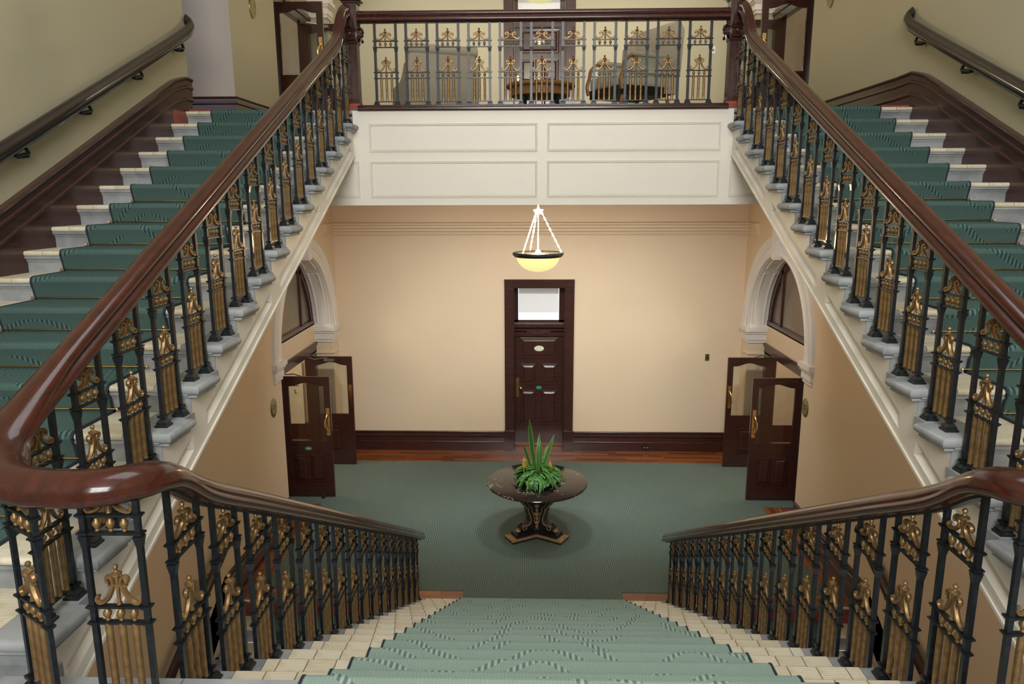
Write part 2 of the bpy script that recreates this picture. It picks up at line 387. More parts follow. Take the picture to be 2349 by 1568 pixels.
# ceiling with a roof lantern opening
m = MB(); hx = 1.75
m.box(-5.5, 5.5, -3.5, 3.6-hx, 9.4, 9.6); m.box(-5.5, 5.5, 3.6+hx, 14.4, 9.4, 9.6); m.box(-5.5, -hx, 3.6-hx, 3.6+hx, 9.4, 9.6); m.box(hx, 5.5, 3.6-hx, 3.6+hx, 9.4, 9.6)
st(m.build('ceiling', M_CEIL, smooth=False), 'white ceiling high above the stair with a roof lantern', 'ceiling')
sk = root_st('window_2', 'roof lantern glazing above the stair', 'window', (0, 3.6, 9.6))
m = MB()
for k in range(5): t = -hx+k*hx/2; m.box(t-.03, t+.03, 3.6-hx, 3.6+hx, 9.58, 9.66); m.box(-hx, hx, 3.6+t-.03, 3.6+t+.03, 9.57, 9.65)
m.build('glazing_bar', M_WHITE, sk, False); MB().box(-hx, hx, 3.6-hx, 3.6+hx, 9.62, 9.63).build('pane', M_GLASS, sk, False)
# lobby ceiling, gallery slab, fascia
m = MB(); m.box(-3.76, 3.76, YF+.30, 12.7, 4.72, 5.1); m.box(-3.46, 3.46, YF+.03, YF+.32, 4.36, 4.80); m.box(-1.80, 1.76, YF+.03, YF+.32, 4.80, 5.2)
st(m.build('lobby_ceiling', M_CREAM, smooth=False), 'cream lobby ceiling and beam under the gallery', 'ceiling')
m = MB(); m.box(-5.5, 6.5, 7.36, 14.4, 5.1, ZU-.012); m.box(-5.5, -3.46, 7.0, 7.36, 5.1, ZU-.012)
st(m.build('gallery_floor', M_WOODRED, smooth=False), 'gallery floor behind the balcony', 'floor')
m = MB(); uvslab(m, -3.1, 3.1, 7.36, 13.8, ZU-.011, ZU+.006)
tag(m.build('gallery_carpet', M_CARPF, smooth=False), 'green carpet on the gallery floor behind the balcony', 'carpet')

def frame_mould(m, x0, x1, z0, z1, y, out=-1, w_=.022, d=.012):
    """picture-frame moulding on a wall plane y, facing out*Y"""
    R = []
    for ins, dep in ((0, 0), (.004, d), (w_*.45, d*.5), (w_*.75, d*1.0), (w_, 0)):
        R.append([(x0+ins, y+out*dep, z0+ins), (x1-ins, y+out*dep, z0+ins), (x1-ins, y+out*dep, z1-ins), (x0+ins, y+out*dep, z1-ins)])
    return m.rings(R, cap=False)
fas = root_st('balcony_fascia', 'cream panelled fascia under the balcony balustrade', 'fascia', (XO, YF, 4.358))
MB().box(-3.46, 3.46, YF, YF+.03, 4.358, 4.83).box(XO-1.80, XO+1.80, YF, YF+.03, 4.83, 5.24).build('fascia_board', M_CREAM, fas, False)
for a, b in ((-1.686, -.077), (.016, 1.655)):
    for c, d in ((4.857, 5.12), (4.43, 4.772)):
        m = MB(); frame_mould(m, a, b, c, d, YF); m.box(a+.03, b-.03, YF-.004, YF, c+.03, d-.03); m.build('fascia_panel', M_CREAM, fas)
for a, b in ((-3.4, -1.79), (1.75, 3.4)):
    m = MB(); frame_mould(m, a, b, 4.43, 4.772, YF); m.box(a+.03, b-.03, YF-.004, YF, 4.46, 4.742); m.build('fascia_panel', M_CREAM, fas)

# ------------------------------------------------------------------ skirtings, cornice
SK = [(0, 0), (0, .355), (.03, .355), (.036, .345), (.03, .335), (.022, .325), (.022, .29), (.034, .28), (.034, .268), (.02, .25), (.018, .17), (.026, .16), (.026, .148), (.022, .14), (.022, 0)]
def skirt(name, path, inward, lab, h=1.0, mat_=M_MAHO):
    m = MB(); m.sweep([(x*inward, z*h) for x, z in SK], path); o = st(m.build(name, mat_, ang=20), lab, 'baseboard'); return o
skirt('baseboard_back_left', [(-3.44, YB, 0), (-.60, YB, 0)], 1, 'dark maroon moulded skirting left of the lobby back door')
skirt('baseboard_back_right', [(.60, YB, 0), (3.44, YB, 0)], 1, 'dark maroon moulded skirting right of the lobby back door')
for s, nm in ((-1, 'left'), (1, 'right')):
    skirt('baseboard_'+nm, [(s*WX(s), 7.30, 0), (s*WX(s), 9.43, 0)], 1 if s < 0 else -1, 'dark moulded skirting along the %s lobby wall up to the doorway' % nm)
    # sloped skirting beside the basement stairs
    m = MB(); m.sweep([(x*(1 if s < 0 else -1), z*1.25-.1) for x, z in SK], [(s*WX(s), 7.30, .02), (s*WX(s), 4.2, -1.75)]); st(m.build('baseboard_%s_basement' % nm, M_MAHO, ang=20), 'sloping dark skirting beside the %s basement stairs' % nm, 'baseboard')
    # moulded string on the wall above the upper flight
    def top(y): return 5.253-(YU0-y)*RU/GU+.352
    ys = [2.0, 4, 6, 6.85, 7.05, 7.18, 7.30, 7.42]; zs = [top(y) for y in ys[:4]]+[top(7.05)-.004, top(7.18)-.025, 5.575, 5.572]
    if s > 0: ys += [7.6, 10.05]; zs += [5.566, 5.56]
    pr = [(0, 0), (.045, 0), (.055, -.012), (.05, -.028), (.040, -.034), (.038, -.075), (.050, -.085), (.050, -.100), (.036, -.112), (.034, -.185), (.046, -.195), (.046, -.212), (.026, -.225), (.026, -.62), (0, -.62)]
    m = MB(); m.sweep([(x*(1 if s < 0 else -1), z) for x, z in pr], [(s*WX(s), y, z) for y, z in zip(ys, zs)])
    st(m.build('wall_string_'+nm, M_MAHO, ang=20), 'dark maroon moulded wall string rising beside the %s upper flight' % nm, 'skirting')
skirt('baseboard_upper_passage', [(-5.2, 8.6, ZU), (-XWL, 8.6, ZU), (-XWL, 10.07, ZU)], 1, 'dark skirting around the wall corner at the head of the left flight', .85)
skirt('baseboard_upper_back_left', [(-3.44, 14.0, ZU), (-.66, 14.0, ZU)], 1, 'dark skirting left of the gallery back door')
skirt('baseboard_upper_back_right', [(.66, 14.0, ZU), (3.44, 14.0, ZU)], 1, 'dark skirting right of the gallery back door')
CR = [(0, 0), (.02, 0), (.03, .05), (.05, .065), (.05, .10), (.07, .12), (.07, .155), (.095, .17), (.095, .195), (.10, .20), (0, .21)]
m = MB(); m.sweep(CR, [(-XWL, 11.75, 3.80), (-XWL, YB, 3.80), (XW, YB, 3.80), (XW, 11.75, 3.80)])
cor = st(m.build('trim_1', M_LOB, ang=20), 'painted moulded cornice across the lobby back wall', 'cornice')
m = MB(); k = -3.3
while k < 3.3: m.box(k, k+.022, YB-.085, YB-.06, 3.955, 3.975); k += .045
o = m.build('dentil_row', M_LOB, None, False); o.parent = cor; o['kind'] = 'stuff'

# ------------------------------------------------------------------ panelled doors on the back walls
def fielded(m, x0, x1, z0, z1, y, bev=.05, out=-1):
    R = []
    for ins, dep in ((-.02, 0), (-.016, .01), (-.006, .012), (0, -.004), (.004, -.009), (bev, .015)):
        R.append([(x0+ins, y+out*dep, z0+ins), (x1-ins, y+out*dep, z0+ins), (x1-ins, y+out*dep, z1-ins), (x0+ins, y+out*dep, z1-ins)])
    I0 = len(m.f); m.rings(R, cap=False); n = len(m.v); m.face((n-4, n-3, n-2, n-1)); return m
def oval(name, mt, parent, c, rx, rz, th=.008, axis='y', sgn=-1, n=28):
    m = MB(); R = []
    for q, d in ((1, 0), (1, th*.6), (.93, th), (.6, th)):
        R.append([(c[0]+rx*q*cos(2*pi*k/n), c[1]+sgn*d, c[2]+rz*q*sin(2*pi*k/n)) if axis == 'y' else (c[0]+sgn*d, c[1]+rx*q*cos(2*pi*k/n), c[2]+rz*q*sin(2*pi*k/n)) for k in range(n)])
    m.rings(R); return m.build(name, mt, parent)
def back_door(num, y, zb, s, lab, upper=False):
    d = root_st('door_%d' % num, lab, 'door', (0, y, zb))
    H = lambda z: zb+z*s; W = lambda x: x*s; yd = y+.24
    m = MB()   # casing
    for q in (-1, 1):
        for a, b, t in ((.44, .596, .022), (.455, .57, .036), (.53, .592, .048)): m.box(min(q*W(a), q*W(b)), max(q*W(a), q*W(b)), y-t, y+.01, zb+.36*s, H(2.90))
    for a, b, t in ((2.90, 3.05, .022), (2.915, 3.02, .036), (2.985, 3.046, .048)): m.box(W(-.596), W(.596), y-t, y+.01, H(a), H(b))
    m.build('casing', M_MAHO, d, False)
    m = MB()
    for q in (-1, 1): m.box(min(q*W(.44), q*W(.61)), max(q*W(.44), q*W(.61)), y-.06, y+.01, zb, H(.37))
    m.build('plinth_block', M_MAHO, d, False)
    m = MB()
    for q in (-1, 1): m.box(min(q*W(.43), q*W(.46)), max(q*W(.43), q*W(.46)), y, yd+.05, zb, H(2.92))
    m.box(W(-.46), W(.46), y, yd+.05, H(2.9), H(2.93)); m.build('jamb', M_MAHO, d, False)
    MB().box(W(-.46), W(.46), yd+.051, yd+.09, zb-.02, H(2.27)).build('leak_blocker', M_MAHO, d, False)  # unseen dark sheet added behind the leaf to stop outside light leaking in
    m = MB()  # transom frame
    m.box(W(-.43), W(-.365), yd, yd+.05, H(2.27), H(2.9)); m.box(W(.345), W(.43), yd, yd+.05, H(2.27), H(2.9)); m.box(W(-.43), W(.43), yd, yd+.05, H(2.25), H(2.31)); m.box(W(-.43), W(.43), yd, yd+.05, H(2.885), H(2.91))
    m.build('transom_frame', M_MAHO, d, False)
    MB().box(W(-.365), W(.345), yd+.03, yd+.036, H(2.30), H(2.89)).build('transom_glass', M_DAY if not upper else M_BLIND, d, False)
    m = MB()
    if not upper:
        k = 0
        while k < 12:
            z = 2.435+k*.0384; m.box(W(-.36), W(.34), yd+.018, yd+.028, H(z), H(z+.0382)); k += 1
        m.build('roller_blind', M_BLIND, d, False)
    m = MB(); m.box(W(-.43), W(.43), y+.14, yd+.02, H(2.19), H(2.25)); m.build('ledge', M_MAHO, d, False)
    m = MB(); m.box(W(-.43), W(.43), y+.19, yd+.02, H(2.12), H(2.165)); m.box(W(-.22), W(.2), y+.18, yd, H(2.03), H(2.12)); m.box(W(-.12), W(.10), y+.165, yd, H(2.05), H(2.09)); m.box(W(-.43), W(.43), y+.2, yd, H(2.03), H(2.1))
    m.build('transom_rail', M_MAHO, d, False)
    leaf = MB(); leaf.box(W(-.426), W(.43), yd, yd+.045, H(.06), H(2.03)); lf = leaf.build('door_leaf', M_MAHO, d, False)
    for x0, x1, z0, z1 in ((-.315, .315, 1.64, 1.98), (-.31, -.07, 1.16, 1.51), (.06, .31, 1.16, 1.51), (-.31, -.07, .42, 1.03), (.06, .31, .42, 1.03)):
        m = MB(); fielded(m, W(x0), W(x1), H(z0), H(z1), yd-.001); m.build('door_panel', M_MAHO, d, ang=12)
    oval('number_plate', M_CREAMP, d, (0, yd-.012, H(1.803)), W(.086), W(.05))
    if not upper: oval('door_sticker', M_GREEN, d, (0, yd-.004, H(1.087)), W(.054), W(.032), .003)
    m = MB(); m.box(W(-.408), W(-.352), yd-.008, yd, H(.916), H(1.258)); h = m.build('lock_plate', M_BRASS, d, False)
    m = MB(); m.tube([(W(-.32), yd, H(1.087)), (W(-.32), yd-.05, H(1.087))], .012); m.ball((W(-.32), yd-.055, H(1.087)), .034, 12, 8); m.tube([(W(-.38), yd-.004, H(1.087)), (W(-.32), yd-.004, H(1.087))], .012); m.build('door_knob', M_BRASS, d)
    if not upper: m = MB(); m.ball((0, yd-.004, H(1.568)), .009); m.build('door_viewer', M_STEEL, d)
    MB().box(W(-.426), W(.43), yd-.004, yd+.03, H(.0), H(.06)).build('door_sill', M_PLANK, d, False)
    return d
back_door(1, YB, 0, 1, 'dark panelled lobby back door with transom window and cream oval plate')
back_door(2, 14.0, ZU, 1.08, 'dark panelled door on the gallery back wall behind the coffee table', True)
# bright strip beneath the lower door
# ------------------------------------------------------------------ arched side doorways
def leaf_door(num, hinge, ang, lab, flip, handle=True, near=True, sticker=True):
    """glazed swing leaf; local x from hinge, y thickness, z up"""
    d = root_st('door_%d' % num, lab, 'door', hinge, ang)
    Wd, H, T = .70, 1.86, .04
    def B(m, n_, mt, sm=False): return link(n_, m.mesh(n_, mt, sm, 14 if n_ == 'door_panel' else 35), d)
    m = MB(); h = T/2
    m.box(0, .09, -h, h, .008, H); m.box(Wd-.09, Wd, -h, h, .008, H); m.box(.09, Wd-.09, -h, h, .008, .885)
    # top rail with ogee lower edge
    pts = [(.09, H), (.09, 1.715)]+[(.09+(Wd-.18)*k/16, 1.715+.055*(.5-.5*cos(2*pi*k/16))**1.3) for k in range(1, 16)]+[(Wd-.09, 1.715), (Wd-.09, H)]
    m.prism(pts, lambda p, a: (p[0], a, p[1]), -h, h); B(m, 'door_leaf', M_MAHO)
    for sgn in (-1, 1):
        for x0 in ((.15, .385) if near else (.26,)):
            m = MB(); fielded(m, x0, x0+(.165 if near else .2), .27, .64, sgn*(h+.001), .028, sgn); B(m, 'door_panel', M_MAHO, True)
    m = MB(); m.box(.085, Wd-.085, -.003, .003, .88, 1.78); B(m, 'pane', M_GLASS)
    for sgn in ((-1, 1) if handle else (-1, )):
        m = MB(); m.box(Wd-.072, Wd-.02, sgn*h-.003, sgn*h+.003, .97, 1.39); B(m, 'push_plate', M_BRASS)
        if near or sgn > 0:
            x = Wd-.046; m = MB(); y_ = sgn*h
            m.tube([(x, y_, 1.30), (x, y_+sgn*.03, 1.30), (x-.012, y_+sgn*.055, 1.26), (x-.03, y_+sgn*.06, 1.20), (x-.03, y_+sgn*.06, 1.12), (x-.012, y_+sgn*.055, 1.06), (x, y_+sgn*.03, 1.03), (x, y_, 1.03)], .011, 8); B(m, 'pull_handle', M_BRASS, True)
    if sticker:
        for sgn in (-1,):
            m = MB(); R = [[(.34+.055*q*cos(2*pi*k/24), sgn*(h+t), .765+.03*q*sin(2*pi*k/24)) for k in range(24)] for q, t in ((1, 0), (1, .002), (.5, .002))]; m.rings(R); B(m, 'door_sticker', M_GREEN)
            m = MB(); 
            for k in range(6): m.box(.31+k*.0105, .317+k*.0105, sgn*(h+.003)-.0005, sgn*(h+.003)+.0005, .758, .772)
            B(m, 'sticker_lettering', M_WHITE)
    m = MB(); m.box(.25, .42, (h if flip else -h-.04), (h+.04 if flip else -h), 1.79, 1.835); m.tube([(.3, (h+.02 if flip else -h-.02), 1.845), (.12, (h+.16 if flip else -h-.16), 1.85), (-.02, (h+.04 if flip else -h-.04), 1.87)], .008, 6); B(m, 'door_closer', M_STEEL if not near else M_MAHO)
    if near:
        m = MB(); m.tube([(Wd-.16, -h, .05), (Wd-.16, -h-.05, .05)], .012); m.ball((Wd-.16, -h-.05, .03), .026, 10, 6); B(m, 'door_stop', M_BLK, True)
    return d
dn = [3]
def arch_assembly(side, dy, zb, nm, up):
    X = side*WX(side); Xr = side*(WX(side)+.30); yc = 10.725+dy; r = 1.275; zs = 2.30+zb
    tagtxt = ('upper ' if up else 'lower ')+nm
    f = lambda a, b: (min(a, b), max(a, b))
    # archivolt
    t = root_st('archivolt', 'moulded plaster arch over the %s doorway' % tagtxt, 'arch', (X, yc, zs))
    m = MB(); n = 40
    pr = [(0, -.02), (0, .03), (.03, .035), (.05, .022), (.14, .022), (.15, .035), (.20, .05), (.26, .055), (.29, .04), (.30, 0), (.30, -.02)]
    R = []
    for k in range(n+1):
        a = pi*k/n; R.append([(X-side*o_, yc-(r+d_)*cos(a), zs+(r+d_)*sin(a)) for d_, o_ in pr])
    m.rings(R); m.build('arch_moulding', M_PLAS, t, ang=25)
    m = MB()  # keystone
    ks = [(-.07, -.05), (.07, -.05), (.115, .42), (-.115, .42)]
    m.prism(ks, lambda p, a: (a, yc+p[0], zs+r+p[1]), X, X-side*.10); m.build('keystone', M_PLAS, t)
    # reveal lining: curved soffit with two raised panels and jambs
    lin = root_st('door_reveal', 'pale panelled reveal inside the %s arch' % tagtxt, 'reveal', (X, yc, zs))
    m = MB(); R = []
    for k in range(n+1):
        a = pi*k/n; R.append([(X+side*xx, yc-(r-rr)*cos(a), zs+(r-rr)*sin(a)) for xx, rr in ((.0, 0), (.0, .012), (.29, .012), (.29, 0))])
    m.rings(R); m.build('soffit_lining', M_PLAS, lin, ang=25)
    for a0, a1 in ((3, 48), (54, 126), (132, 177)):
        m = MB(); R = []
        for k in range(13):
            a = radians(a0+(a1-a0)*k/12); R.append([(X+side*xx, yc-(r-rr)*cos(a), zs+(r-rr)*sin(a)) for xx, rr in ((.045, .012), (.055, .026), (.075, .026), (.085, .014), (.205, .014), (.215, .026), (.235, .026), (.245, .012))])
        m.rings(R); m.build('reveal_panel', M_PLAS, lin, ang=25)
    for yj, q in ((9.45+dy, 1), (12.0+dy, -1)):
        im = MB()
        for z0, z1, e in ((2.04, 2.09, .02), (2.09, 2.20, .035), (2.20, 2.235, .055), (2.235, 2.30, .075)):
            xa, xb = f(X-side*e, Xr); y0, y1 = f(yj+q*e, yj-q*(.28+e*.5)); im.box(xa, xb, y0, y1, zb+z0, zb+z1)
        o = im.build('impost', M_PLAS, None, False); o.parent = lin; o.location = (-X, -yc, -zs)
        pm = MB()
        for z0, z1, e in ((1.845, 1.87, .03), (0, 1.85, .012)):
            xa, xb = f(X-side*e, Xr); y0, y1 = f(yj+q*e, yj-q*(.26+e*.5)); pm.box(xa, xb, y0, y1, zb+z0, zb+z1)
        if q < 0: o = pm.build('pilaster', M_PLAS if False else M_LOB if not up else M_UP, None, False); o.parent = lin; o.location = (-X, -yc, -zs)
    # infill between door head and fanlight
    xa, xb = f(Xr-side*.02, Xr+side*.10)
    o = MB().box(xa, xb, 9.45+dy, 12.0+dy, zb+2.02, zb+2.36).build('infill_wall', M_LOB if not up else M_UP, None, False); o.parent = lin; o.location = (-X, -yc, -zs)
    # fanlight
    wn = root_st('window_%d' % (3+(2 if up else 0)+(side > 0)), 'arched fanlight window over the %s double doors' % tagtxt, 'window', (Xr, yc, zb+2.36))
    m = MB(); R = []; zs2 = zs
    for k in range(n+1):
        a = pi*k/n; R.append([(Xr+side*xx, yc-(r-rr)*cos(a), zs2+(r-rr)*sin(a)) for xx, rr in ((0, 0), (0, .10), (.06, .10), (.06, 0))])
    m.rings(R)
    xa, xb = f(Xr-side*.02, Xr+side*.06); m.box(xa, xb, yc-r, yc+r, zb+2.34, zb+2.42)
    for q in (-1, 1): m.box(*f(Xr, Xr+side*.05), yc+q*.72-.035, yc+q*.72+.035, zb+2.4, zs+sqrt(r*r-.72**2)-.05)
    m.build('window_frame', M_MAHO, wn, False)
    pts = [(yc-r*.97*cos(pi*k/24), zs+r*.97*sin(pi*k/24)) for k in range(25)]
    m = MB(); m.prism(pts, lambda p, a: (a, p[0], p[1]), Xr+side*.02, Xr+side*.026); m.build('pane', M_GLASSD, wn, False)
    # door frame
    fr = root_st('door_frame', 'dark maroon frame around the %s double doors' % tagtxt, 'frame', (Xr, yc, zb))
    m = MB(); xa, xb = f(Xr-side*.03, Xr+side*.08)
    m.box(xa, xb, 9.5+dy, 12.05+dy, zb+1.88, zb+2.03); m.box(xa, xb, 9.75+dy, 10.27+dy, zb, zb+1.9); m.box(xa, xb, 11.67+dy, 12.02+dy, zb, zb+1.9)
    m.box(*f(Xr-side*.05, Xr), 9.5+dy, 12.05+dy, zb+1.99, zb+2.05); m.build('frame_timber', M_MAHO, fr, False)
    # leaves open into the hall, square to the wall
    hx = side*(WX(side)+.29)
    a_ = 0 if side < 0 else pi
    n1 = dn[0]; dn[0] += 2
    leaf_door(n1, (hx, 10.29+dy, zb+.006), a_, 'nearer open glazed leaf of the %s double doors' % tagtxt, True, True, True, not up)
    leaf_door(n1+1, (hx, 11.65+dy, zb+.006), a_, 'farther open glazed leaf of the %s double doors' % tagtxt, False, True, False, False)
    # corridor beyond
    m = MB(); x0, x1 = f(Xr+side*.08, side*6.4)
    m.box(x0, x1, 8.9+dy, 9.0+dy, zb, zb+3.7); m.box(x0, x1, 13.0+dy, 13.1+dy, zb, zb+3.7); m.box(*f(side*6.4, side*6.5), 8.9+dy, 13.1+dy, zb, zb+3.7); m.box(x0, x1, 8.9+dy, 13.1+dy, zb+3.7, zb+3.8)
    st(m.build('corridor_wall_'+nm+('_upper' if up else ''), M_CORR, smooth=False), 'pale corridor walls seen through the %s doorway' % tagtxt, 'wall')
    m = MB(); m.box(*f(side*6.4, side*6.36), 9.0+dy, 13.0+dy, zb, zb+.3); m.box(x0, x1, 12.96+dy, 13.0+dy, zb, zb+.3)
    st(m.build('baseboard_corridor_'+nm+('_upper' if up else ''), M_MAHO, smooth=False), 'dark skirting in the corridor beyond the %s doorway' % tagtxt, 'baseboard')
    point('corridor_fill', (side*5.2, 11+dy, zb+3.3), 75 if not up else 30, (1, .86, .66), .2)  # point light added to brighten the corridor, no fitting there
for side, nm in ((-1, 'left'), (1, 'right')):
    arch_assembly(side, 0, 0, nm, False)
    arch_assembly(side, .64, ZU, nm, True)
# corridor sign seen through the left doors
def text(name, s, size, loc, rot, mt, parent=None):
    c = bpy.data.curves.new(name, 'FONT'); c.body = s; c.size = size; c.extrude = .002
    o = bpy.data.objects.new(name, c); COL.objects.link(o); o.location = loc; o.rotation_euler = rot; c.materials.append(mt)
    bpy.context.view_layer.update(); me = bpy.data.meshes.new_from_object(o); bpy.data.objects.remove(o)
    o = bpy.data.objects.new(name, me); COL.objects.link(o); o.location = loc; o.rotation_euler = rot
    if parent: o.parent = parent
    return o
sg = thing('corridor_sign', 'pale sign board with dark capital letters seen through the left doorway', 'sign', (-5.0, 12.93, 0))
link('board', MB().box(-.35, .66, 0, .02, .30, 1.5).mesh('board', M_CREAMP, False), sg)
text('lettering', 'OISE', .115, (.36, -.004, 1.02), (pi/2, 0, 0), M_BLK, sg); text('lettering', 'L', .115, (.50, -.004, .88), (pi/2, 0, 0), M_BLK, sg)
for s, y, z in ((-1, 9.09, 1.745), (1, 9.33, 1.71)):
    t = thing('wall_plaque', 'oval brass plaque on the %s lobby wall beside the double doors' % ('left' if s < 0 else 'right'), 'plaque', (s*WX(s), y, z))
    oval('plaque_plate', M_BRASS2, t, (s*WX(s), y, z), .105, .125, .012, 'x', -s)
    m = MB()
    for dz in (.03, -.01): m.box(min(s*WX(s)-s*.013, s*WX(s)-s*.0145), max(s*WX(s)-s*.013, s*WX(s)-s*.0145), y-.045, y+.045, z+dz-.008, z+dz+.008)
    m.build('engraved_line', M_BLK, t, False)
for s, y, z in ((-1, 9.3, 6.67), (1, 9.53, 6.78)):
    t = thing('wall_plaque', 'oval brass plaque high on the %s gallery wall' % ('left' if s < 0 else 'right'), 'plaque', (s*WX(s), y, z))
    oval('plaque_plate', M_BRASS2, t, (s*WX(s), y, z), .105, .135, .012, 'x', -s)
def plate(name, lab, cat, x, y, z, w_, h, mt):
    t = thing(name, lab, cat, (x, y, z)); MB().box(x-w_/2, x+w_/2, y-.01, y, z-h/2, z+h/2).build('plate', mt, t, False)
    MB().box(x-.012, x+.012, y-.016, y-.01, z-.014, z+.014).build('rocker', M_BLK, t, False); return t
plate('light_switch', 'small brass light switch on the cream lobby back wall', 'switch', 2.893, YB, 1.703, .07, .115, M_BRASS2)
plate('light_switch', 'small white light switch on the gallery back wall right of the chair', 'switch', 3.11, 14.0, 6.99, .08, .13, M_WHITE)
t = thing('power_outlet', 'black double power outlet on the lobby skirting', 'outlet', (1.892, YB-.022, .075))
MB().box(1.83, 1.955, YB-.032, YB-.022, .04, .115).build('plate', M_BLK, t, False)
m = MB(); m.box(1.85, 1.88, YB-.036, YB-.032, .06, .09); m.box(1.905, 1.935, YB-.036, YB-.032, .06, .09); m.build('socket', M_STEEL, t, False)

# ------------------------------------------------------------------ stair flights
TILE = {}
def tile_obj(x0, x1, y0, y1, z, parent, nose, sgn, h=.034):
    """tile with rounded nose on the sgn*Y side"""
    key = (round(x1-x0, 3), round(y1-y0, 3), nose, sgn)
    if key not in TILE:
        m = MB(); g = .0024; a, b = -(x1-x0)/2+g, (x1-x0)/2-g; c, d = -(y1-y0)/2+g, (y1-y0)/2-g
        if nose:
            pts = [(c if sgn > 0 else d, 0), (c if sgn > 0 else d, h)]
            e = d if sgn > 0 else c; r = h/2
            pts += [(e-sgn*r+sgn*r*sin(pi*k/6), r+r*cos(pi*k/6)) for k in range(7)]
            m.prism(pts, lambda p, q: (q, p[0], p[1]-h), a, b)
        else: m.box(a, b, c, d, -h, 0)
        TILE[key] = m.mesh('tile', M_TILE, True, 50)
    return link('tile', TILE[key], parent, ((x0+x1)/2, (y0+y1)/2, z))
def flight(lab, levels, sgn, xs, xe, marble, tiles, g, top_tile_only=False, drop=.17, loc=(0, 0, 0), ret=None):
    """levels: list of (Ynose, Z, rear Y); sgn: +1 nosing faces +Y. Steps are parts, tiles their sub-parts"""
    t = thing('staircase', lab, 'staircase', loc)
    for (yn, z, yr) in levels:
        m = MB(); y0, y1 = min(yn-sgn*.03, yr), max(yn-sgn*.03, yr)
        m.box(xs, xe, y0, y1, z-.075, z-.034)                          # bed under the tiles
        m.box(xs, xe, min(yn-sgn*.008, yn-sgn*.06), max(yn-sgn*.008, yn-sgn*.06), z-.050, z-.034)
        m.box(xs, xe, min(yn-sgn*.022, yn-sgn*.06), max(yn-sgn*.022, yn-sgn*.06), z-.064, z-.05)
        m.box(xs, xe, min(yn-sgn*.035, yn-sgn*.07), max(yn-sgn*.035, yn-sgn*.07), z-drop, z-.06)  # riser
        for a, b, rn in marble:
            sd = ('Y' if sgn > 0 else 'y')+rn
            ya, yb = (min(yn, yr), max(yn, yr))
            if rn: # return bracket
                m.rslab(a, b, yn if sgn < 0 else yn-.262, yn+.262 if sgn < 0 else yn, z-.05, z, sides='yY'+rn)
                ax, bx = (a+.02, b) if rn == 'x' else (a, b-.02)
                m.rslab(ax, bx, (yn if sgn < 0 else yn-.262)+.02, (yn+.262 if sgn < 0 else yn)-.02, z-.068, z-.048, sides='yY'+rn)
                m.box(min(a, b)+(.064 if rn == 'x' else 0), max(a, b)-(.064 if rn == 'X' else 0), min(yn-sgn*.033, yn-sgn*.07), max(yn-sgn*.033, yn-sgn*.07), z-drop+.001, z-.058)
                m.box(a+(.05 if rn == 'x' else 0), b-(.05 if rn == 'X' else 0), min(yn-sgn*.25, yr), max(yn-sgn*.25, yr), z-.05, z)
            else: m.rslab(a, b, ya, yb, z-.036, z, sides=sd)
        s = m.build('step', M_MARB, t, ang=40)
        for a, b, n_, off in tiles:
            wdt = (b-a)/n_; x = a; edges = [a+wdt*k for k in range(n_+1)]
            if off and int(round(z/.165)) % 2:
                edges = [a]+[a+wdt*(k+.5) for k in range(n_)]+[b]
            for e0, e1 in zip(edges, edges[1:]):
                dpt = min(.16, abs(yn-yr))
                if sgn > 0: tile_obj(e0, e1, yn-dpt, yn, z, s, True, 1)
                else: tile_obj(e0, e1, yn, yn+dpt, z, s, True, -1)
            if sgn > 0: tile_obj(a, b, yr, yn-dpt, z, s, False, 1)
            else: tile_obj(a, b, yn+dpt, yr, z, s, False, 1)
    return t
def runner(name, lab, x0, x1, levels, sgn, mt, rods=(), th=.011, r=.165):
    """carpet following nosings; levels ordered along the walk with (Y nose, Z, Yrear)"""
    t = thing(name, lab, 'stair runner')
    prof = []
    for (yn, z, yr) in levels:      # from the top level downwards
        prof.append((yr, z+th)); prof.append((yn-sgn*.02, z+th))
        prof += [(yn-sgn*.02+sgn*(.02+th)*sin(a), z-.02+(.02+th)*cos(a)) for a in (pi/6, pi/3, pi/2)]
        prof.append((yn-sgn*.003, z-.06)); prof.append((yn-sgn*.020, z-r+th))
    for nm_, a, b, mm, dz in (('carpet_strip', x0, x1, mt, 0), ('carpet_binding', x0-.012, x0, M_NAVY, .002), ('carpet_binding', x1, x1+.012, M_NAVY, .002)):
        m = MB(); L_ = 0; prev = None
        for k, (y, z) in enumerate(prof):
            if prev: L_n = L_+sqrt((y-prev[0])**2+(z-prev[1])**2)
            else: L_n = 0
            if prev:
                i = m.add([(a, prev[0], prev[1]+dz), (b, prev[0], prev[1]+dz), (b, y, z+dz), (a, y, z+dz)])
                m.face(i, [(a, -L_), (b, -L_), (b, -L_n), (a, -L_n)])
                if nm_ != 'carpet_strip':
                    xx = a if a < x0 else b
                    j = m.add([(xx, prev[0], prev[1]+dz), (xx, y, z+dz), (xx, y, z-th), (xx, prev[0], prev[1]-th)]); m.face(j, [(0, 0)]*4)
            prev = (y, z); L_ = L_n
        o = link(nm_, m.mesh(nm_, mm, True, 50), t)
    for (y, z) in rods:
        m = MB(); m.tube([(x0-.03, y, z), (x1+.03, y, z)], .0048, 8); m.ball((x0-.035, y, z), .008); m.ball((x1+.035, y, z), .008); m.build('stair_rod', M_BRASS, t)
    return t
